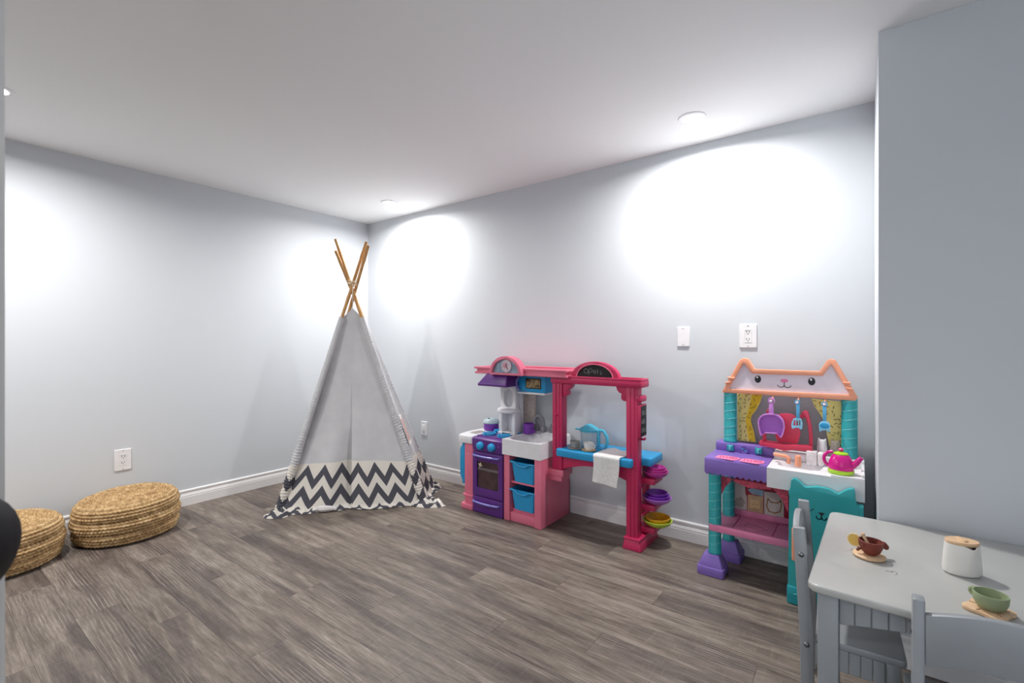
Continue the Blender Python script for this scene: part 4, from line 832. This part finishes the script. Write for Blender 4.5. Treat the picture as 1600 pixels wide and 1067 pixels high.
# ---------------------------------------------------------------- two matching chairs (local frame: back at y=0, seat towards +y)
def chair(label, loc, rot):
    t = Thing('play_chair', label, 'chair', loc, rot, 'painted grey play chairs', local=True); P = t.part
    hw = .145
    for s in (-1, 1):
        o = P('back_post', prism([(-.012, 0), (.022, 0), (.020, .27), (-.002, .578), (-.034, .578), (-.016, .27)], 'x', s * hw - .0105, s * hw + .0105, .003), m_chair)
        for by, bz in ((-.012, .500), (.002, .236)): P('bolt', xf(lathe([(0, .003), (.004, .003), (.006, .002), (.008, 0)], seg=14), Matrix.Translation((s * (hw + .0105), by, bz)) @ Matrix.Rotation(s * PI / 2, 4, 'Y')), m_bolt, o)
        P('front_leg', box(s * hw - .0105, s * hw + .0105, .186, .219, 0, .252, .003), m_chair)
    xs = [-hw + .0105 + (2 * hw - .021) * k / 24 for k in range(25)]; w = 2 * hw
    tp_ = [(x, .546 + .030 * math.cos(PI * x / w)) for x in xs]; bt = [(x, .430 + .028 * math.cos(PI * x / w)) for x in xs]
    v = prism(tp_ + bt[::-1], 'y', -.008, .010, .003); v = ([(x, y - .016 * (z - .43) / .12 - .012, z) for x, y, z in v[0]], v[1])
    rl = P('back_rail', v, m_chair)
    for bx_ in (-.080, .080): P('bolt', xf(lathe([(0, .003), (.004, .003), (.006, .002), (.0075, 0)], seg=14), Matrix.Translation((bx_, -.0245, .50)) @ Matrix.Rotation(PI / 2, 4, 'X')), m_bolt, rl)
    P('seat', prism(rrect(-.158, .158, .024, .232, .012), 'z', .252, .272, .004), m_chair)
    for s in (-1, 1): apron(P, 'x', .024, .185, s * (hw + .002), s * (hw + .014), .252, .062, .0, 6, m_chair, 'seat_slat')
    apron(P, 'y', -.128, .128, .198, .210, .252, .062, .020, 8, m_chair, 'seat_slat')
    return t
chair('pale grey painted chair tucked under the table beside the teal fridge door', (3.620, -.950, 0), -PI / 2 + .045)
chair('pale grey painted chair pushed up to the beadboard side of the table', (4.004, -1.372, 0), .0)

# ---------------------------------------------------------------- tea set on the table
ZT = TZ + .0006
c = Zp(1358, 868, TZ + .004); c = (c[0], c[1], ZT)
solo('wooden_saucer', 'round beech saucer under the terracotta cup', 'saucer', lathe([(0, 0), (.036, 0), (.040, .003), (.040, .007), (.036, .009), (0, .008)], c, 40), m_woodl, c)
cc = (c[0] + .004, c[1] - .002, ZT + .0095)
t = Thing('toy_cup', 'terracotta brown toy cup on a beech saucer', 'cup', cc)
t.part('bowl', lathe([(0, 0), (.013, 0), (.022, .008), (.029, .024), (.0305, .040), (.0275, .041), (.026, .026), (.018, .009), (0, .005)], cc, 36), m_brown)
dv = Vector((.80, .60, 0)).normalized(); q = Vector(cc) + dv * .037 + Vector((0, 0, .028))
t.part('handle', tube([tuple(q - dv * .012 + Vector((0, 0, .004))), tuple(q), tuple(q + dv * .008 - Vector((0, 0, .008))), tuple(q + dv * .010 - Vector((0, 0, .013)))], [.007, .009, .008, .005], 12), m_brown)
for s in (-.006, .006): t.part('fin', tube([tuple(Vector(cc) - dv * .025 + Vector((s, -s, .022 + s))), tuple(Vector(cc) - dv * .034 + Vector((s, -s, .020 + s * 2)))], [.005, .003], 8), m_brown)
c = Vector(Zp(1339, 856, TZ + .010)); c = Vector((c.x - .006, c.y + .010, ZT + .0095 + .0200)); R_ = Matrix.Translation(c) @ Matrix.Rotation(-.25, 4, 'Z') @ Matrix.Rotation(PI / 2 - .12, 4, 'X')
t = Thing('lemon_slice', 'yellow toy lemon slice standing against the terracotta cup', 'toy food', (c.x, c.y, ZT + .0095))
t.part('rind', xf(lathe([(.0160, -.003), (.0192, -.003), (.0198, 0), (.0192, .003), (.0160, .003), (.0160, -.003)], seg=30, cap=False), R_), m_rind); t.part('flesh', xf(lathe([(0, .0022), (.0165, .0022), (.0165, -.0022), (0, -.0022)], seg=30), R_), m_lemon)
a, b = Vector(cc) + Vector((.002, 0, .012)), Vector(cc) + Vector((-.019, .012, .049))
t = Thing('wooden_spoon', 'small wooden spoon standing in the terracotta cup', 'toy utensil', tuple(a)); t.part('stick', tube([tuple(a), tuple(a.lerp(b, .5)), tuple(b)], [.0035, .004, .0045], 10), m_woodl); t.part('knob', lathe([(0, -.0062), (.0045, -.0045), (.0062, 0), (.0045, .0045), (0, .0062)], tuple(b), 16), m_woodl)
# cream jug with wooden lid
c = Zp(1503, 896, TZ); c = (c[0], c[1], ZT)
t = Thing('cream_jug', 'white oval toy milk jug with beech lid', 'jug', c)
def oval(prof, seg=44): return xf(xf(lathe(prof, seg=seg, sx=1.0, sy=.72), Matrix.Rotation(.35, 4, 'Z') @ Matrix.Diagonal((1, 1, 1.06, 1))), Matrix.Translation(c))
jug = oval([(0, 0), (.036, 0), (.0415, .004), (.043, .012), (.0405, .050), (.0375, .078), (.0345, .078), (.037, .050), (.039, .012), (0, .006)])
jd = Vector((.58, -.82, 0)); jv = []
for x, y, z in jug[0]:
    d = Vector((x - c[0], y - c[1], 0)); l = d.length
    if l > .02 and z > c[2] + .045:
        k = max(0, d.normalized().dot(Vector((math.cos(-.95), math.sin(-.95), 0)))) ** 14 * (z - c[2] - .045) / .033; x += d.x / l * .008 * k; y += d.y / l * .008 * k; z -= .004 * k * k
    jv.append((x, y, z))
t.part('body', (jv, jug[1]), m_cream)
ld = t.part('lid', oval([(0, .076), (.033, .076), (.0365, .080), (.0375, .083), (.036, .086), (0, .087)]), m_woodl); t.part('lid_bar', xf(xf(box(-.006, .006, -.017, .017, .086, .096, .003), Matrix.Rotation(.45, 4, 'Z')), Matrix.Translation(c)), m_woodl, ld)
# sage cup on leaf-shaped saucer
c = Zp(1545, 956, TZ); c = (c[0], c[1], ZT)
pet = [(c[0] + r * math.cos(a), c[1] + r * math.sin(a)) for a, r in [(2 * PI * k / 60, .043 + .006 * math.cos(4 * 2 * PI * k / 60 - 1.2)) for k in range(60)]]
sa = Thing('leaf_saucer', 'beech saucer with petal outline under the sage green cup', 'saucer', c); so = sa.part('plate', prism(pet, 'z', ZT, ZT + .008, .002), m_woodl)
for k in range(5): a = 2 * PI * k / 5 + .16; sa.part('vein', tube([(c[0] + .024 * math.cos(a), c[1] + .024 * math.sin(a), ZT + .008), (c[0] + .035 * math.cos(a), c[1] + .035 * math.sin(a), ZT + .008)], .0014, 6), M('dark_wood_line', '9a7350', .6), so)
cc = (c[0] + .003, c[1], ZT + .0085)
t = Thing('toy_cup', 'sage green toy cup on a petal-shaped beech saucer', 'cup', cc)
t.part('bowl', lathe([(0, 0), (.018, 0), (.025, .005), (.0305, .018), (.0320, .033), (.031, .036), (.0285, .036), (.0275, .020), (.020, .007), (0, .005)], cc, 40), m_green)
t.part('handle', tube([(cc[0] - .022 - .009 * math.sin(PI * k / 8), cc[1] + .019 + .008 * math.sin(PI * k / 8), cc[2] + .024 + .009 * math.cos(PI * k / 8)) for k in range(9)], .0042, 8), m_green)
